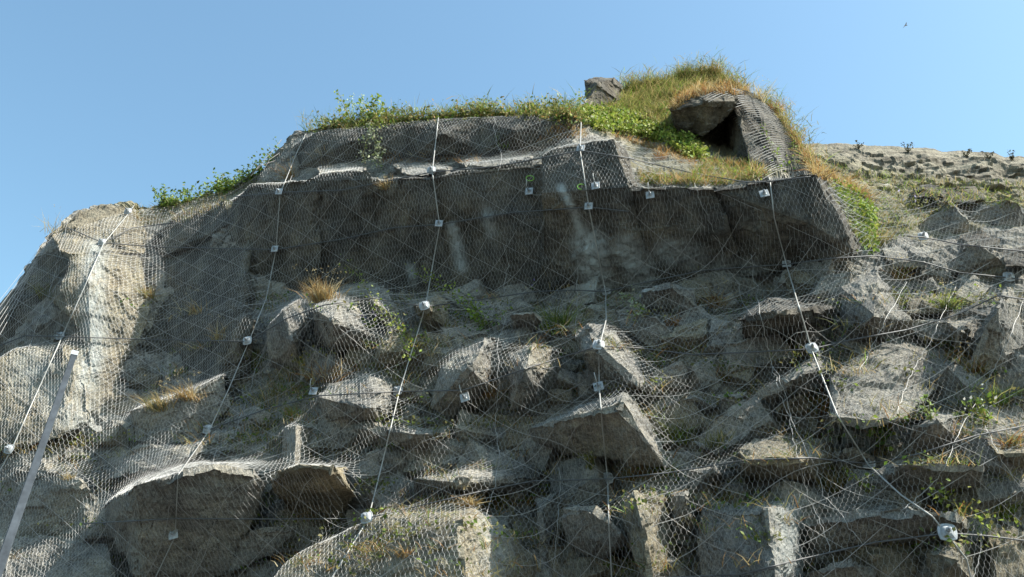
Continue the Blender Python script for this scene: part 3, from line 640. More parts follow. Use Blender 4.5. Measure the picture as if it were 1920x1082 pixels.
# ------------------------------------------------------------------ netting draped on the knoll pillar
M_RIB = plain('weathered_netting', (.19, .19, .18), .65, .1, 5, .35)
kn = bpy.data.objects.new('knoll_netting', None); COL.objects.link(kn); tag(kn, 'folded wire netting hung in parallel ribs over the rounded rock beside the cave', 'netting')
inn = np.array([(1275,178),(1320,188),(1360,205),(1382,232),(1400,272),(1416,310),(1430,336)], float)
out = np.array([(1385,162),(1418,178),(1448,205),(1470,238),(1488,268),(1503,298),(1516,326)], float)
ks = np.linspace(0, 6, 46)
for n, k in enumerate(ks):
    a = np.array([np.interp(k, range(7), inn[:, 0]), np.interp(k, range(7), inn[:, 1])]); b = np.array([np.interp(k, range(7), out[:, 0]), np.interp(k, range(7), out[:, 1])])
    P = []
    for t in np.linspace(0, 1, 16):
        q = a + (b - a) * t + np.array([0, -14 * math.sin(math.pi * t)]); p, _ = cast(bvh, q[0], q[1])
        if p is not None: P.append(p)
    if len(P) < 6: continue
    P = np.array(P); d = np.linalg.norm(P - CAM, axis=1); r = (P - CAM) / d[:, None]; med = np.median(d); d = np.clip(d, med - 1, med + 1); e = np.convolve(np.pad(d, 2, mode='edge'), np.ones(5) / 5, 'valid') - .12
    obj('netting_rib', tri_mesh('netting_rib', *tube(CAM + r * e[:, None], .0075, 4)), M_RIB, kn)

# ------------------------------------------------------------------ anchor plates
def lathe(prof, sides, sq=0., ph=0.):
    Vt = []
    for r, z in prof:
        for k in range(sides):
            a = 2 * math.pi * k / sides + ph; rr = r
            if sq: rr = r / (max(abs(math.cos(a)), abs(math.sin(a))) ** sq)
            Vt.append((rr * math.cos(a), rr * math.sin(a), z))
    F = []; n = len(prof)
    for i in range(n - 1):
        for k in range(sides):
            a = i * sides + k; b = i * sides + (k + 1) % sides; F += [[a, b, b + sides], [a, b + sides, a + sides]]
    F += [[0, m + 1, m] for m in range(1, sides - 1)]; o = (n - 1) * sides; F += [[o, o + m, o + m + 1] for m in range(1, sides - 1)]
    return np.array(Vt), np.array(F)
plate_dome = tri_mesh('plate', *lathe([(.105, 0), (.112, .004), (.108, .012), (.085, .016), (.06, .045), (.035, .055)], 24, .45))
plate_square = tri_mesh('plate', *lathe([(.088, 0), (.09, .002), (.09, .016), (.088, .018), (.045, .02), (.035, .03)], 24, 1.0))
nut = tri_mesh('nut', *lathe([(.03, 0), (.03, .045), (.022, .052)], 6))
washer = tri_mesh('washer', *lathe([(.042, 0), (.042, .01)], 16))
rod = tri_mesh('bolt', *lathe([(.016, -.15), (.016, .10), (.012, .105)], 8))
hk = np.array([(0, 0, .05), (0, .0, .14), (0, .03, .2), (0, .10, .23), (0, .16, .235), (0, .18, .21)])
hook = tri_mesh('hooked_bar', *tube(hk, .010, 6))
for m, mt in ((plate_dome, M_PLATE), (plate_square, M_PLATE), (nut, M_BOLT), (washer, M_PLATE), (rod, M_BOLT), (hook, M_ROPE)): m.materials.append(mt)
ALAB = {(243,400): 'white dished anchor plate highest on the tan buttress, at the skyline', (195,458): 'white dished anchor plate on the tan buttress, second from the skyline',
 (117,634): 'white dished anchor plate just above the tip of the grey post', (22,846): 'white dished anchor plate near the left edge, left of the grey post',
 (526,364): 'square anchor plate at the left end of the wall lip', (518,471): 'square anchor plate low on the left end of the shaded wall', (467,643): 'small anchor plate among grass stems below the left end of the shaded wall',
 (393,809): 'dished anchor plate above the pale top of the dark overhang at lower left', (330,1006): 'anchor plate alone in the shade under the dark overhang at lower left',
 (811,324): 'anchor plate on the wall lip below the long rope left of centre', (825,424): 'square anchor plate halfway down the wall, on the rope left of centre',
 (798,578): 'anchor plate among trailing vines at the foot of the wall, left of centre', (749,737): 'anchor plate on the left-centre rope beside the block with a bright end', (691,975): 'white dished anchor plate on top of the big pale slab at the bottom',
 (591,738): 'tilted square plate with upright bar beside dry plants, left of centre', (874,750): 'tilted square plate with upright bar under the central boulder',
 (994,364): 'square plate with hooked bar below the left green paint ring', (1118,354): 'square plate with hooked bar right of the green paint rings', (1105,392): 'square anchor plate on the central rope, below the paint rings',
 (1090,284): 'anchor plate on the top edge of the projecting wall tongue', (1220,371): 'square plate with hooked bar under the grassy step in the wall', (1433,369): 'square anchor plate near the top right corner of the wall',
 (1475,499): 'anchor plate at the foot of the wall on the right-hand rope', (1137,550): 'anchor plate at the foot of the central seepage stain', (1124,652): 'anchor plate on the pointed rock in the middle of the slope',
 (1124,730): 'square plate with upright bar above the big brown overhanging block', (1140,901): 'large dished anchor plate on the central rope near the bottom', (1730,448): 'bright anchor plate on the netted terrace at upper right',
 (1890,524): 'bright anchor plate above the pinnacle at the right edge', (1522,658): 'anchor plate at the corner of the broad sunlit slope', (1628,873): 'anchor plate beside green plants in the lower right', (1775,1003): 'largest white anchor plate, in the lower right corner'}
for x, y, k in ANCH:
    p, nn = surf(x, y, .075)
    o = bpy.data.objects.new('anchor_plate', None); COL.objects.link(o); o.location = p
    if nn is None: nn = N
    nn = np.array(nn); nn = nn if nn @ N > 0 else -nn
    ax = Vector(N * 2.2 + nn * .4 + np.array([RG.normal() * .12, -.3, -.15 + RG.normal() * .1])).normalized()
    zup = Vector((0, 0, 1)); yv = (zup - ax * zup.dot(ax)).normalized(); xv = yv.cross(ax)
    M3 = Matrix((xv, yv, ax)).transposed(); o.rotation_euler = (M3 @ Matrix.Rotation(RG.uniform(-.25, .25), 3, 'Z')).to_euler()
    s = 1.0 * .88 if (x, y) != (1775, 1003) else 1.05; o.scale = (s,) * 3
    tag(o, ALAB[(x, y)], 'anchor plate', 'anchor plates bolted through the netting')
    obj('plate', plate_dome if k == 1 else plate_square, None, o)
    c = obj('washer', washer, None, o); c.location.z = .055 if k == 1 else .03
    c = obj('nut', nut, None, o); c.location.z = c.parent and (.066 if k == 1 else .041)
    c = obj('bolt', rod, None, o); c.location.z = .03 if k == 2 else .05
    if k == 3: obj('hooked_bar', hook, None, o)
for x, y, rr in RINGS:
    ppt = []
    for a in np.linspace(0, 2 * math.pi * (.98 if x < 1000 else .62), 22):
        p, n = cast(bvh, x + rr * math.cos(a + (1.5 if x > 1000 else 0)) * (1.2), y + rr * math.sin(a + (1.5 if x > 1000 else 0)) * .8); ppt.append(p + N * .012)
    Mg = bpy.data.materials.get('green_marker_paint') or plain('green_marker_paint', (.28, .55, .10), .8, 0, 40, .4)
    obj('paint_ring', tri_mesh('paint_ring', *tube(np.array(ppt), .011, 5)), Mg, cliff, label='green sprayed marker ring on the shaded wall')

# ------------------------------------------------------------------ leaning grey post at lower left
def post():
    a = CAM + ray(140, 662) * 9.4; b0 = CAM + ray(4, 1050) * 7.6; d = (a - b0); b = b0 + d * (-(b0[2] - 0.0) / d[2]) 
    ax = (a - b) / np.linalg.norm(a - b); X = np.cross(ax, [0, 1, 0.2]); X /= np.linalg.norm(X); Y = np.cross(ax, X); c, s_ = math.cos(.55), math.sin(.55); X, Y = X * c + Y * s_, Y * c - X * s_
    Vt = []
    for p, r in ((b, .051), (a - ax * .01, .028), (a, .027)):
        for sx, sy in ((-1, -.82), (-.82, -1), (.82, -1), (1, -.82), (1, .82), (.82, 1), (-.82, 1), (-1, .82)): Vt.append(p + X * sx * r + Y * sy * r)
    F = []
    for i in range(2):
        for k in range(8): q = i * 8 + k; q2 = i * 8 + (k + 1) % 8; F += [[q, q2, q2 + 8], [q, q2 + 8, q + 8]]
    F += [[16, 16 + m, 17 + m] for m in range(1, 7)]
    root = bpy.data.objects.new('steel_post', None); COL.objects.link(root); root.location = b
    tag(root, 'slender grey square steel post rising at an angle in the lower left foreground', 'post')
    obj('shaft', tri_mesh('shaft', np.array(Vt) - b, F), M_POST, root)
    Zq = Matrix((Vector(X), Vector(Y), Vector(ax))).transposed().to_euler()
    v, f = lathe([(.036, -.05), (.038, -.045), (.038, .004), (.03, .012)], 4, 0, math.pi / 4); v = v * [1.25, 1.25, 1]; c = obj('end_cap', tri_mesh('end_cap', v, f), M_BOLT, root); c.location = a - b; c.rotation_euler = Zq
    v, f = lathe([(.13, 0), (.13, .02), (.06, .03), (.055, .06)], 20, .9); obj('foot_plate', tri_mesh('foot_plate', v, f), M_POST, root)
post()
# small bird high on the right
bp = CAM + ray(1698, 48) * 40
bv = np.array([(0, 0, 0), (-.06, .01, .01), (.07, 0, 0), (0, .05, .01), (0, -.05, .01), (-.02, 0, .035), (-.02, 0, -.03), (.10, .0, .01)]); b1 = hull(bv)
bird = bpy.data.objects.new('bird', None); COL.objects.link(bird); bird.location = bp; tag(bird, 'tiny white bird high in the sky at upper right', 'bird')
obj('body', tri_mesh('body', *b1), M_PLATE, bird)
for s in (1, -1): obj('wing', tri_mesh('wing', np.array([(.03, 0, .01), (-.03, 0, .01), (-.02, s * .11, .05), (.02, s * .10, .05), (-.04, s * .2, .03), (0, 0, .016)]), [[0, 1, 2], [0, 2, 3], [3, 2, 4], [5, 3, 0]]), M_PLATE, bird)

# ------------------------------------------------------------------ vegetation
GREEN = np.array([(.15, .24, .035), (.25, .33, .055), (.085, .15, .03), (.34, .37, .075)])
DRY = np.array([(.46, .36, .17), (.36, .26, .10), (.52, .44, .26), (.40, .24, .09)])
OLIVE = np.array([(.22, .22, .07), (.30, .27, .10), (.14, .16, .05)])
RUST = np.array([(.38, .19, .06), (.44, .27, .09), (.30, .14, .05)])
def cols(pal, n, nv):
    c = pal[RG.integers(len(pal), size=n)] * RG.uniform(.75, 1.2, (n, 1)); return np.repeat(c, nv, 0)
def unit(a): return a / (np.linalg.norm(a, axis=-1, keepdims=True) + 1e-9)
def blades(base, L, wid, pal, lean=.5, droop=.35, out=None):
    """base (n,3); thin tapered bent blades of grass"""
    n = len(base); L = np.broadcast_to(L, (n,))[:, None]
    d = np.tile([0, 0, 1.], (n, 1)) + RG.normal(size=(n, 3)) * lean * np.array([1, 1, .3])
    if out is not None: d = d + out
    d = unit(d); side = unit(np.cross(d, RG.normal(size=(n, 3)))); bend = unit(d * np.array([1, 1, 0]) + 1e-3) * droop * RG.uniform(.2, 1.4, (n, 1)) - np.array([0, 0, 1.]) * droop * .5
    m = base + d * L * .5 + bend * L * .12; t = base + d * L + bend * L * .6; w2 = wid * RG.uniform(.7, 1.3, (n, 1))
    Vt = np.stack([base - side * w2, base + side * w2, m - side * w2 * .75, m + side * w2 * .75, t], 1).reshape(-1, 3)
    o = np.arange(n)[:, None, None] * 5; F = (o + np.array([[0, 1, 3], [0, 3, 2], [2, 3, 4]])[None]).reshape(-1, 3)
    return Vt, F, cols(pal, n, 5)
def leaves(c, s, pal, up=.4, tone=None):
    n = len(c); s = np.broadcast_to(s, (n,))[:, None] * RG.uniform(.6, 1.3, (n, 1))
    nrm = unit(RG.normal(size=(n, 3)) + np.array([.15, -.5, .6]) * up * 2); a = unit(np.cross(nrm, RG.normal(size=(n, 3)))); b = np.cross(nrm, a)
    Vt = np.stack([c - a * s, c - a * s * .1 + b * s * .62 + nrm * s * .12, c + a * s * 1.05 - nrm * s * .1, c - a * s * .1 - b * s * .62 + nrm * s * .12, c - a * s * .05], 1).reshape(-1, 3)
    o = np.arange(n)[:, None, None] * 5; F = (o + np.array([[0, 1, 4], [1, 2, 4], [2, 3, 4], [3, 0, 4]])[None]).reshape(-1, 3)
    return Vt, F, cols(pal, n, 5)
def vjoin(parts):
    Vt, F = cat_geo([(p[0], p[1]) for p in parts]); return Vt, F, np.concatenate([p[2] for p in parts])
def veg(name, parts, mat, parent=None, loc=None, **k):
    Vt, F, c = vjoin(parts); 
    if loc is not None: Vt = Vt - loc
    me = tri_mesh(name, Vt, F); set_tint(me, c); o = obj(name, me, mat, parent, **k)
    if name not in ('stem',): o['kind'] = 'stuff'
    if loc is not None and parent is None: o.location = loc
    return o
def scatter(poly, n, far=False, jit=0):
    poly = np.array(poly, float); lo, hi = poly.min(0), poly.max(0); out = []; nr = []; k = 0
    while len(out) < n and k < n * 6:
        k += 1; x, y = RG.uniform(lo, hi)
        if not inpoly(x, y, poly): continue
        p, q = cast(bvhF if far else bvh, x, y)
        if p is None: continue
        out.append(p); nr.append(q if q @ N > 0 else -np.array(q))
    return np.array(out), np.array(nr)
def crestpts(x0, x1, n, spread=.25):
    x = RG.uniform(x0, x1, n); y = crest_y(x) + np.abs(RG.normal(size=n)) * 5 + 1; h = base_h(x, y)
    keep = RG.random(n) < .25 + .75 * (np.sin(x * .11) * .5 + np.sin(x * .043 + 1) * .7 + np.sin(x * .29) * .3 > -.15); x, y, h = x[keep], y[keep], h[keep]; n = len(x); return at(x, y, h) + RG.normal(size=(n, 3)) * np.array([.05, spread, .03])
OUT = np.array([-.1, -.45, 0])
# crest cover (nobody could count it)
b, _ = scatter([(600,233),(700,226),(850,214),(1000,204),(1085,200),(1098,226),(980,218),(800,228),(640,245)], 2600)
b2 = crestpts(570, 1098, 2600)
veg('crest_grass', [blades(np.concatenate([b, b2]), RG.uniform(.06, .42, len(b) + len(b2)), .006, np.concatenate([OLIVE, GREEN, DRY[:2]]), .5, .6, OUT * .3)], M_DRY, kind='stuff', label='green and straw coloured grass fringe along the crest above the wall', cat='grass')
b = crestpts(600, 1100, 4200, .2); b3, _ = scatter([(640,232),(740,228),(860,218),(1085,204),(1098,235),(1040,232),(1000,218),(900,222),(760,232),(700,244)], 1600)
b = np.concatenate([b, b3]); veg('crest_creeper', [leaves(b + RG.normal(size=b.shape) * .08 + [0, -.07, .01], .038, np.concatenate([GREEN, OLIVE, OLIVE[:2], RUST[1:2]]))], M_LEAF, kind='stuff', label='leafy green creeper matting the crest of the cliff', cat='creeper')
b, _ = scatter([(1085,212),(1120,206),(1180,215),(1240,240),(1290,262),(1315,282),(1330,300),(1290,300),(1250,270),(1180,252),(1120,245),(1095,232)], 6500)
veg('hanging_creeper', [leaves(b + RG.normal(size=b.shape) * .07 + [0, -.08, .04], .048, np.concatenate([GREEN[[0, 1, 3]], GREEN[[1, 3]], OLIVE[:1]]))], M_LEAF, kind='stuff', label='bright green creeper spilling from the knoll towards the cave', cat='creeper')
b, _ = scatter([(1165,195),(1175,165),(1240,145),(1300,128),(1350,130),(1400,158),(1380,164),(1310,168),(1262,190),(1250,225),(1290,262),(1240,240),(1180,215),(1110,212)], 9000)
b4 = crestpts(1160, 1540, 4500, .3)
veg('knoll_grass', [blades(np.concatenate([b, b4]), RG.uniform(.12, .42, len(b) + len(b4)), .0065, np.concatenate([OLIVE, OLIVE[:2], DRY[:2], GREEN[:2]]), .55, .9, OUT * .5)], M_DRY, kind='stuff', label='long golden and green grass covering the knoll', cat='grass')
b, _ = scatter([(1255,195),(1300,165),(1370,158),(1410,168),(1400,180),(1330,176),(1285,190),(1262,215)], 1500); b5, _ = scatter([(1430,185),(1460,195),(1490,235),(1515,290),(1545,325),(1600,350),(1640,385),(1600,372),(1520,325),(1500,285),(1468,230)], 3800)
veg('rusty_grass', [blades(np.concatenate([b, b5]), RG.uniform(.12, .36, len(b) + len(b5)), .0065, np.concatenate([RUST, DRY, DRY[:2]]), .6, .9, OUT * .6)], M_DRY, kind='stuff', label='rusty dry grass hanging round the cave mouth and knoll edge', cat='grass')
b, _ = scatter([(1200,325),(1290,335),(1330,300),(1400,305),(1440,325),(1430,338),(1340,350),(1205,346)], 3200)
veg('ledge_grass', [blades(b, RG.uniform(.1, .3, len(b)), .006, np.concatenate([OLIVE, DRY, GREEN[:2], RUST[:1]]), .6, .7, OUT * .4), leaves(b[:900] + RG.normal(size=(min(900, len(b)), 3)) * .05, .03, GREEN)], M_DRY, kind='stuff', label='grass and weeds on the step above the right half of the wall', cat='grass')
b, _ = scatter([(1540,330),(1620,350),(1720,352),(1800,352),(1930,368),(1930,400),(1840,385),(1760,400),(1700,440),(1640,470),(1600,440),(1570,380)], 3800)
veg('terrace_grass', [blades(b, RG.uniform(.04, .14, len(b)), .0065, np.concatenate([GREEN[:2], OLIVE, DRY[:2]]), .6, .6, OUT * .3)], M_DRY, kind='stuff', label='short green grass on the terrace at upper right', cat='grass')
b, _ = scatter([(1560,345),(1600,352),(1640,400),(1640,470),(1620,470),(1600,430)], 1500)
veg('terrace_creeper', [leaves(b + RG.normal(size=b.shape) * .05 + [0, -.06, .03], .042, GREEN[[0, 1, 3]])], M_LEAF, kind='stuff', label='green creeper running down the right edge of the dark wall', cat='creeper')
b, _ = scatter([(1530,300),(1600,318),(1760,338),(1920,345),(1920,375),(1700,360),(1560,345)], 1300, far=True)
veg('far_slope_grass', [blades(b, RG.uniform(.15, .4, len(b)), .012, np.concatenate([OLIVE, GREEN[:2], DRY[:1]]), .5, .6)], M_DRY, kind='stuff', label='green and tan grass at the foot of the far layered wall', cat='grass')
b, _ = scatter([(250,385),(330,385),(420,362),(440,385),(340,420),(260,425)], 900)
veg('shoulder_grass', [blades(b, RG.uniform(.08, .25, len(b)), .006, np.concatenate([OLIVE, DRY]), .6, .6, OUT * .4)], M_DRY, kind='stuff', label='thin dry grass on the shoulder right of the tan buttress', cat='grass')
b, _ = scatter([(1030,245),(1090,235),(1100,258),(1050,262),(1000,272)], 500); b6, _ = scatter([(700,285),(900,290),(900,305),(700,308)], 500); b7, _ = scatter([(1120,245),(1250,275),(1330,300),(1300,315),(1190,270)], 700)
veg('rusty_weeds', [blades(np.concatenate([b, b6, b7]), RG.uniform(.06, .2, len(b) + len(b6) + len(b7)), .006, np.concatenate([RUST, DRY[:2]]), .7, .6, OUT * .4)], M_DRY, kind='stuff', label='rusty weeds on the netted band above the wall lip', cat='weeds')

# small weeds and grasses in every crack and on every ledge of the slope
wb, wl, wr = [], [], []
while len(wb) + len(wl) < 560:
    x, y = (RG.uniform(0, 1920) if RG.random() < .4 else RG.uniform(500, 1920)), RG.uniform(560, 1082)
    hit = bvh.ray_cast(Vector(CAM), Vector(ray(x, y)).normalized())
    if hit[0] is None or hit[1][2] < .2 or x < 230 and y < 800 or (hit[2] >= len(sf) and RG.random() < .9): continue
    p = np.array(hit[0])
    sz = RG.uniform(.08, .22); c = p + RG.normal(size=(26, 3)) * np.array([sz * 1.3, sz * .4, .02])
    (wb if RG.random() < .66 else wl).append(c)
wb = np.concatenate(wb); wl = np.concatenate(wl)
veg('rock_weeds', [blades(wb, RG.uniform(.08, .34, len(wb)), .0055, np.concatenate([OLIVE, DRY, GREEN[:1], RUST[:1]]), .6, .7, OUT * .6), leaves(wl + RG.normal(size=wl.shape) * .06 + [0, -.08, .08], .036, np.concatenate([GREEN[:3], OLIVE, OLIVE]) * .85)], M_DRY, kind='stuff', label='small weeds and wisps of grass in the cracks and ledges of the rock slope', cat='weeds')
def tuft(x, y, size, pal, n, label, lean=.55, heads=True, droop=.7, mat=None, name='grass_tuft', cat='grass tuft', grp='grass tufts rooted on the rock face', lf=0, far=False, lpal=None):
    p, q = cast(bvhF if far else bvh, x, y)
    if p is None: return
    root = bpy.data.objects.new(name, None); COL.objects.link(root); root.location = p; tag(root, label, cat, grp)
    base = RG.normal(size=(n, 3)) * np.array([size * .22, size * .08, size * .05]); L = RG.uniform(.45, 1.05, n) * size
    veg('blades', [blades(base, L, .0045 + .004 * size, pal, lean, droop, OUT * .7)], mat or M_DRY, root)
    if lf:
        c = RG.normal(size=(lf, 3)) * np.array([.3, .14, .28]) * size + np.array([0, -.08, .38]) * size; veg('leaf', [leaves(c, .032 + .02 * size, GREEN if lpal is None else lpal)], M_LEAF, root)
    if heads:
        k = max(3, n // 12); hb = RG.normal(size=(k, 3)) * np.array([size * .35, size * .15, size * .12]) + np.array([0, -.25 * size, size * 1.0])
        veg('seed_heads', [leaves(np.repeat(hb, 4, 0) + RG.normal(size=(k * 4, 3)) * .016, .013, DRY[[0, 2]])], M_DRY, root)
TUFTS = [
 (605,565,.58,DRY,240,'big straw coloured grass tuft on top of the boulder left of centre',.35),
 (615,310,.45,DRY,150,'pale dry grass tuft on the wall lip left of the hanging vine',.5),
 (545,335,.45,np.concatenate([RUST,DRY]),120,'rusty grass clump beside the rope on the left shoulder',.6),
 (725,355,.3,DRY,100,'dry clump wedged in the notch of the wall lip',.6),
 (480,690,.6,OLIVE,130,'green drooping grass clump below the small anchor on the left',.5),
 (300,770,.55,np.concatenate([DRY,OLIVE]),170,'yellowing grass clump between tan buttress and dark overhang',.6),
 (350,750,.5,DRY,140,'pale seeding grass above the lower left anchor plate',.6),
 (130,900,.25,DRY,40,'wisp of dry grass by the post, lower left',.6),
 (90,560,.5,OLIVE,110,'weedy clump in the shaded cleft left of the tan buttress',.5),
 (275,560,.45,np.concatenate([OLIVE,DRY]),140,'yellow green clump on the right edge of the tan buttress',.6),
 (370,590,.5,DRY,50,'sparse nodding grass in front of the shaded left wall',.5),
 (410,640,.5,DRY,50,'nodding seed stalks left of the small shaded anchor',.5),
 (505,770,.7,np.concatenate([DRY,OLIVE]),80,'tall thin pale stalks left of the upright slab',.2),
 (555,790,.4,np.concatenate([RUST,GREEN]),120,'green and orange clump on top of the upright slab',.5),
 (610,715,.6,np.concatenate([RUST,DRY]),170,'rusty bushy clump beside the tilted square plate',.7),
 (910,745,.55,np.concatenate([RUST,DRY]),170,'orange dry clump at the foot of the central boulder',.6),
 (820,915,.3,np.concatenate([OLIVE,DRY]),90,'green weedy clump on the small pale ledge at bottom centre',.5),
 (880,950,.3,DRY,110,'dry grass fringe on the top of the big pale slab',.7),
 (760,1045,.25,np.concatenate([RUST,DRY]),60,'small orange grass clump growing in a crack of the pale slab',.6),
 (1050,620,.7,np.concatenate([OLIVE,GREEN]),200,'tall yellow green clump left of the pointed middle rock',.4),
 (1060,540,.7,DRY[:2],70,'tall brown seed stalks against the foot of the wall',.15),
 (1345,575,.45,np.concatenate([RUST,DRY]),130,'orange dry tuft on the rock right of centre, below the wall',.7),
 (1260,610,.3,RUST,70,'little rusty tuft in the netting hollow right of centre',.7),
 (1355,715,.4,np.concatenate([RUST,OLIVE]),90,'rusty weed on the mid slope left of the broad slab',.6),
 (1270,830,.55,np.concatenate([OLIVE,GREEN]),170,'green weedy clump right of the big brown overhang',.5),
 (1190,900,.4,np.concatenate([OLIVE,RUST]),150,'low mixed weeds right of the large central anchor',.7),
 (1240,890,.4,GREEN,130,'bright green weeds under the big brown overhang',.6),
 (1350,840,.4,OLIVE,100,'olive weed clump left of the pale slab ledge',.5),
 (1365,940,.3,np.concatenate([OLIVE,DRY]),90,'short grass along the top of the long lower ledge',.7),
 (1570,920,.55,np.concatenate([DRY,OLIVE]),180,'tawny grass clump right of the pale slab ledge',.6),
 (1540,770,.5,np.concatenate([OLIVE,RUST]),110,'thin weeds on the rope side of the broad sunlit slope',.5),
 (1565,690,.35,GREEN,90,'green tuft under the corner anchor of the broad slope',.5),
 (1660,800,.5,np.concatenate([GREEN,RUST]),140,'green and rust clump left of the dark boulder',.5),
 (1685,525,.4,np.concatenate([RUST,DRY,GREEN]),140,'rusty clump on the edge below the terrace',.6),
 (1650,460,.4,np.concatenate([DRY,OLIVE]),140,'dry clump at the lower right corner of the dark wall',.6),
 (1780,580,.4,np.concatenate([GREEN,OLIVE]),150,'green grass strip left of the pinnacle',.7),
 (1830,700,.4,np.concatenate([RUST,OLIVE]),110,'rusty green clump at the foot of the pinnacle',.6),
 (1870,760,.45,np.concatenate([OLIVE,GREEN]),120,'weedy clump at the right edge below the pinnacle',.6),
 (1900,840,.35,np.concatenate([RUST,OLIVE]),80,'orange weed at the right edge above the pale block',.6),
 (1880,970,.5,np.concatenate([OLIVE,GREEN]),150,'leafy clump above the bottom right corner',.5),
 (1240,300,.3,RUST,80,'rusty tuft on the netted slope below the hanging creeper',.7),
 (945,275,.35,GREEN,120,'bright green tuft on the netted band, centre',.5),
 (1215,235,.4,DRY,120,'dry patch of grass in the green creeper of the knoll',.6),
 (1340,130,.5,DRY,160,'pale feathery grass plume on top of the knoll',.4),
 (1420,150,.6,DRY[[2,2,0]],110,'wispy white grass on the right shoulder of the knoll',.5),
 (1455,195,.45,RUST,150,'orange grass clump sticking out right of the knoll',.5),
 (1288,118,.6,OLIVE,60,'dark thin stalks standing on the knoll summit',.2),
 (100,395,.6,DRY[[2,2,0]],30,'few white nodding grass stalks against the sky at far left',.4),
]
for x, y, s, pal, n, lab, ln in TUFTS:
    y2 = max(y, float(crest_y(x)) + 6); tuft(x, y2, s, pal, n, lab, ln)
SH = 'leafy weeds rooted on the rock face'
def weed(x, y, s, n, lab, pal=GREEN, flower=None, far=False, name='leafy_plant', cat='plant', grp=SH, spike=0):
    p, q = cast(bvhF if far else bvh, x, max(y, (float(crest_y(x)) + 5) if not far else y))
    if p is None: return
    root = bpy.data.objects.new(name, None); COL.objects.link(root); root.location = p; tag(root, lab, cat, grp)
    ns_ = 6; ends = RG.normal(size=(ns_, 3)) * np.array([.45, .2, .25]) * s + np.array([0, -.15, .8]) * s; parts = []; lc = []
    for e in ends:
        t = np.linspace(0, 1, 6)[:, None]; P = e * t + np.array([0, -.1, .15]) * s * t * (1 - t); v, f = tube(P, .006, 4); parts.append((v, f, cols(OLIVE, 1, len(v)))); lc.append(P[RG.integers(1, 6, n // ns_)] + RG.normal(size=(n // ns_, 3)) * .1 * s)
    veg('stem', parts, M_LEAF, root); lc = np.concatenate(lc); veg('leaf', [leaves(lc, .03 + .035 * s, pal)], M_LEAF, root)
    if flower is not None: k = lc[RG.integers(len(lc), size=14)] + [0, -.05, .05]; veg('flower', [leaves(k, .028, np.array([flower]))], M_LEAF, root)
    if spike:
        for i in range(spike):
            a = RG.uniform(-.22, .22); z = np.linspace(.35, 1.0 + RG.uniform(-.15, .2), 26); P = np.stack([a + z * 0, z * 0, z], 1) * np.array([1, 1, .85])
            veg('flower_spike', [leaves(P + RG.normal(size=P.shape) * .018, .028, np.array([(.62, .66, .45), (.45, .55, .25)]))], M_LEAF, root)
weed(662,232,.8,150,'tall plant with upright pale flower spikes on the crest',GREEN[[1,3,1]],spike=4)
weed(700,225,.6,220,'broad dark green bush on the crest beside the flower spikes',GREEN[[0,2,1]])
weed(780,215,.3,60,'small white flowered weed on the crest, left of centre',OLIVE,(.7,.7,.6))
weed(905,208,.4,120,'soft grey green bush on the middle of the crest',np.array([(.22,.29,.12),(.28,.34,.15)]))
weed(625,240,.3,60,'reddish weed at the left end of the crest',np.concatenate([RUST,GREEN]))
weed(1850,800,.45,90,'tall leafy plant with white blossoms at right',GREEN,(.75,.75,.7))
weed(1745,790,.35,40,'broad leaved plant with pale leaves on the dark boulder',np.array([(.35,.42,.14),(.25,.36,.08)]))
weed(1665,850,.55,150,'dark leafy bush beside the lower right anchor')
weed(1630,925,.35,70,'bright green weed right of the tawny clump',GREEN[[1,3]])
weed(1770,950,.4,60,'yellow flowered trailing plant above the long ledge',GREEN[[1,3]],(.55,.5,.08))
weed(1800,960,.25,30,'lilac flowered trailing weed above the right corner anchor',GREEN,(.36,.30,.55))
weed(1885,970,.45,120,'bushy weed at right edge near the bottom corner',GREEN[[0,1]])
weed(1715,400,.35,60,'lilac flowering clump on the terrace',OLIVE,(.55,.5,.72))
weed(780,660,.35,70,'weed with an orange flower right of the left-centre rope',OLIVE,(.7,.42,.05))
weed(570,700,.4,80,'yellow flowered weed left of the rusty clump',OLIVE,(.55,.42,.05))
weed(900,620,.4,110,'green weed on top of the central boulder',GREEN[[0,1]])
weed(690,620,.35,50,'purple flowered weed on the face of the boulder left of centre',GREEN,(.25,.17,.40))
weed(1000,540,.3,30,'sprig with purple flowers at the foot of the wall',GREEN,(.18,.12,.42))
weed(1310,505,.35,40,'sprig with yellow and purple flowers on the right foot of the wall',OLIVE,(.2,.13,.45))
weed(480,700,.35,80,'dark leafy plant under the small shaded anchor',GREEN[[2,0]])
weed(1110,880,.3,50,'small weed just left of the large central anchor',OLIVE)
weed(1190,735,.3,60,'small pale weed behind the brown overhang block',OLIVE)
for x, lab in ((1610,'dark low shrub on the far skyline, nearest the knoll'), (1702,'dark rounded shrub on the far skyline, second from the knoll'), (1812,'thin dark shrub on the far skyline, third from the knoll'), (1857,'small dark shrub on the far skyline, between two larger ones'), (1897,'largest dark shrub on the far skyline, by the right edge')):
    weed(x, np.interp(x, [1600,1700,1800,1920], [276,283,289,301]) + 3, .42 if x in (1702, 1897) else .3, 110, lab, np.array([(.07,.06,.045),(.10,.085,.05),(.06,.08,.035)]), far=True, name='skyline_shrub', cat='shrub', grp='shrubs on the far skyline')
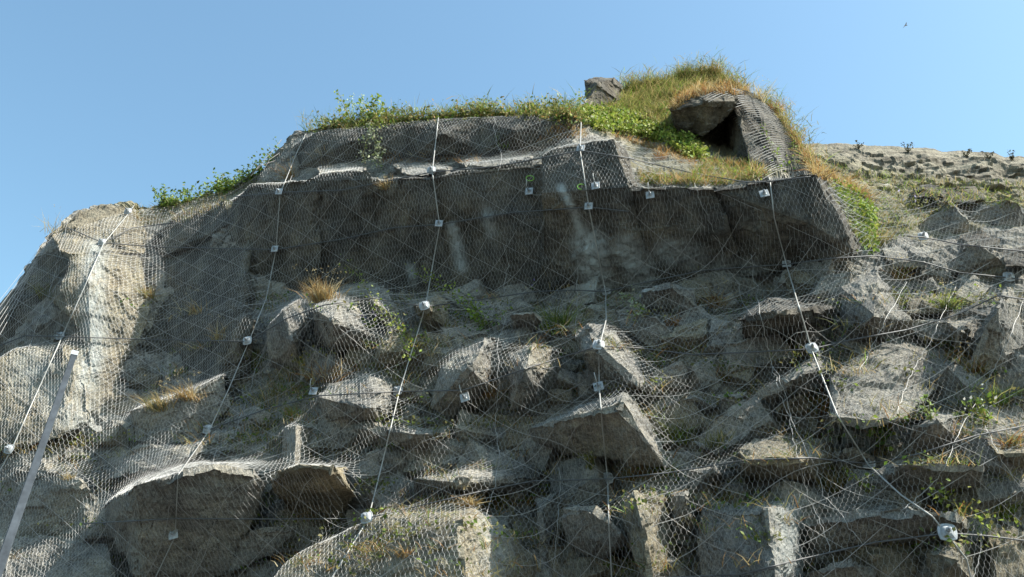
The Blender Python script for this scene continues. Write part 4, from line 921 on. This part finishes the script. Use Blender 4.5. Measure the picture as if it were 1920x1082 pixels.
# hedge of creeper on the left skyline
b = crestpts(300, 520, 3600, .22); ht = RG.uniform(0, 1, len(b)) ** 1.3 * .26
veg('skyline_creeper', [leaves(b + np.stack([RG.normal(size=len(b)) * .03, RG.normal(size=len(b)) * .06, ht * (1 + .6 * np.sin(b[:, 0] * 3))], 1), .045, np.concatenate([GREEN[[0, 2, 1]], OLIVE[2:]]))], M_LEAF, kind='stuff', label='dark green creeper heaped along the sloping left skyline', cat='creeper')
weed(312,372,.42,120,'upright leafy shoot at the left end of the skyline creeper',GREEN[[0,2,1]]); weed(412,350,.4,90,'bright leafy shoot standing up from the skyline creeper',GREEN[[1,3]])
def vine(pts, n, lab, s=.035, pal=GREEN, wid=.09):
    P = path(pts, step=7, lift=.05, wig=1.5, smooth=1); root = bpy.data.objects.new('vine', None); COL.objects.link(root); root.location = P[0]; tag(root, lab, 'vine', 'vines trailing over the rock')
    v, f = tube(P - P[0], .006, 4); veg('stem', [(v, f, cols(OLIVE, 1, len(v)))], M_LEAF, root)
    c = P[RG.integers(len(P), size=n)] + RG.normal(size=(n, 3)) * wid - P[0] + N * .05; veg('leaf', [leaves(c, s, pal)], M_LEAF, root)
PALE = np.array([(.36, .40, .24), (.25, .30, .12), (.45, .47, .33)])
vine([(702,240),(705,262),(712,290),(715,318)], 150, 'pale leaved vine hanging straight down the netted band, right strand', .04, PALE)
vine([(690,262),(682,290),(688,310)], 70, 'pale leaved vine hanging on the netted band, short left strand', .035, PALE)
vine([(780,515),(820,535),(850,550),(870,565),(900,590)], 120, 'leafy vine running down right from the left-centre rope', .035, GREEN[[1, 3]])
vine([(720,580),(745,610),(770,640),(765,670)], 120, 'yellow green vine between boulder and left-centre rope', .035, GREEN[[1, 3, 0]])
vine([(1165,560),(1190,565),(1200,585),(1190,600)], 90, 'pale arching vine right of the central rope', .035, PALE)
vine([(1745,920),(1770,940),(1800,955),(1830,975),(1860,1000)], 90, 'yellow leaved vine above the bottom right anchor', .035, GREEN[[1, 3]])
vine([(1600,365),(1625,395),(1640,430),(1630,470)], 160, 'leafy vine along the right edge of the dark wall', .045, GREEN[[1, 0, 3]])
vine([(650,500),(675,520),(690,545),(720,590)], 80, 'light green vine draped on the netting above the boulder', .03, GREEN[[1, 3]])
vine([(860,575),(900,585),(930,600)], 60, 'short vine tangle right of the vine covered anchor', .035, GREEN[[0, 1]])
vine([(1245,205),(1262,250),(1300,290)], 160, 'dark leafy vine on the left jamb of the cave', .045, GREEN[[0, 2]])
vine([(1430,240),(1450,280),(1465,320)], 60, 'thin green vine growing through the ribbed netting', .035, GREEN[[0, 1]])
vine([(1480,240),(1490,280),(1495,320)], 50, 'second green vine on the right side of the ribbed netting', .03, GREEN[[0, 1]])
print('tris', sum(len(o.data.polygons) for o in bpy.data.objects if o.type == 'MESH'))
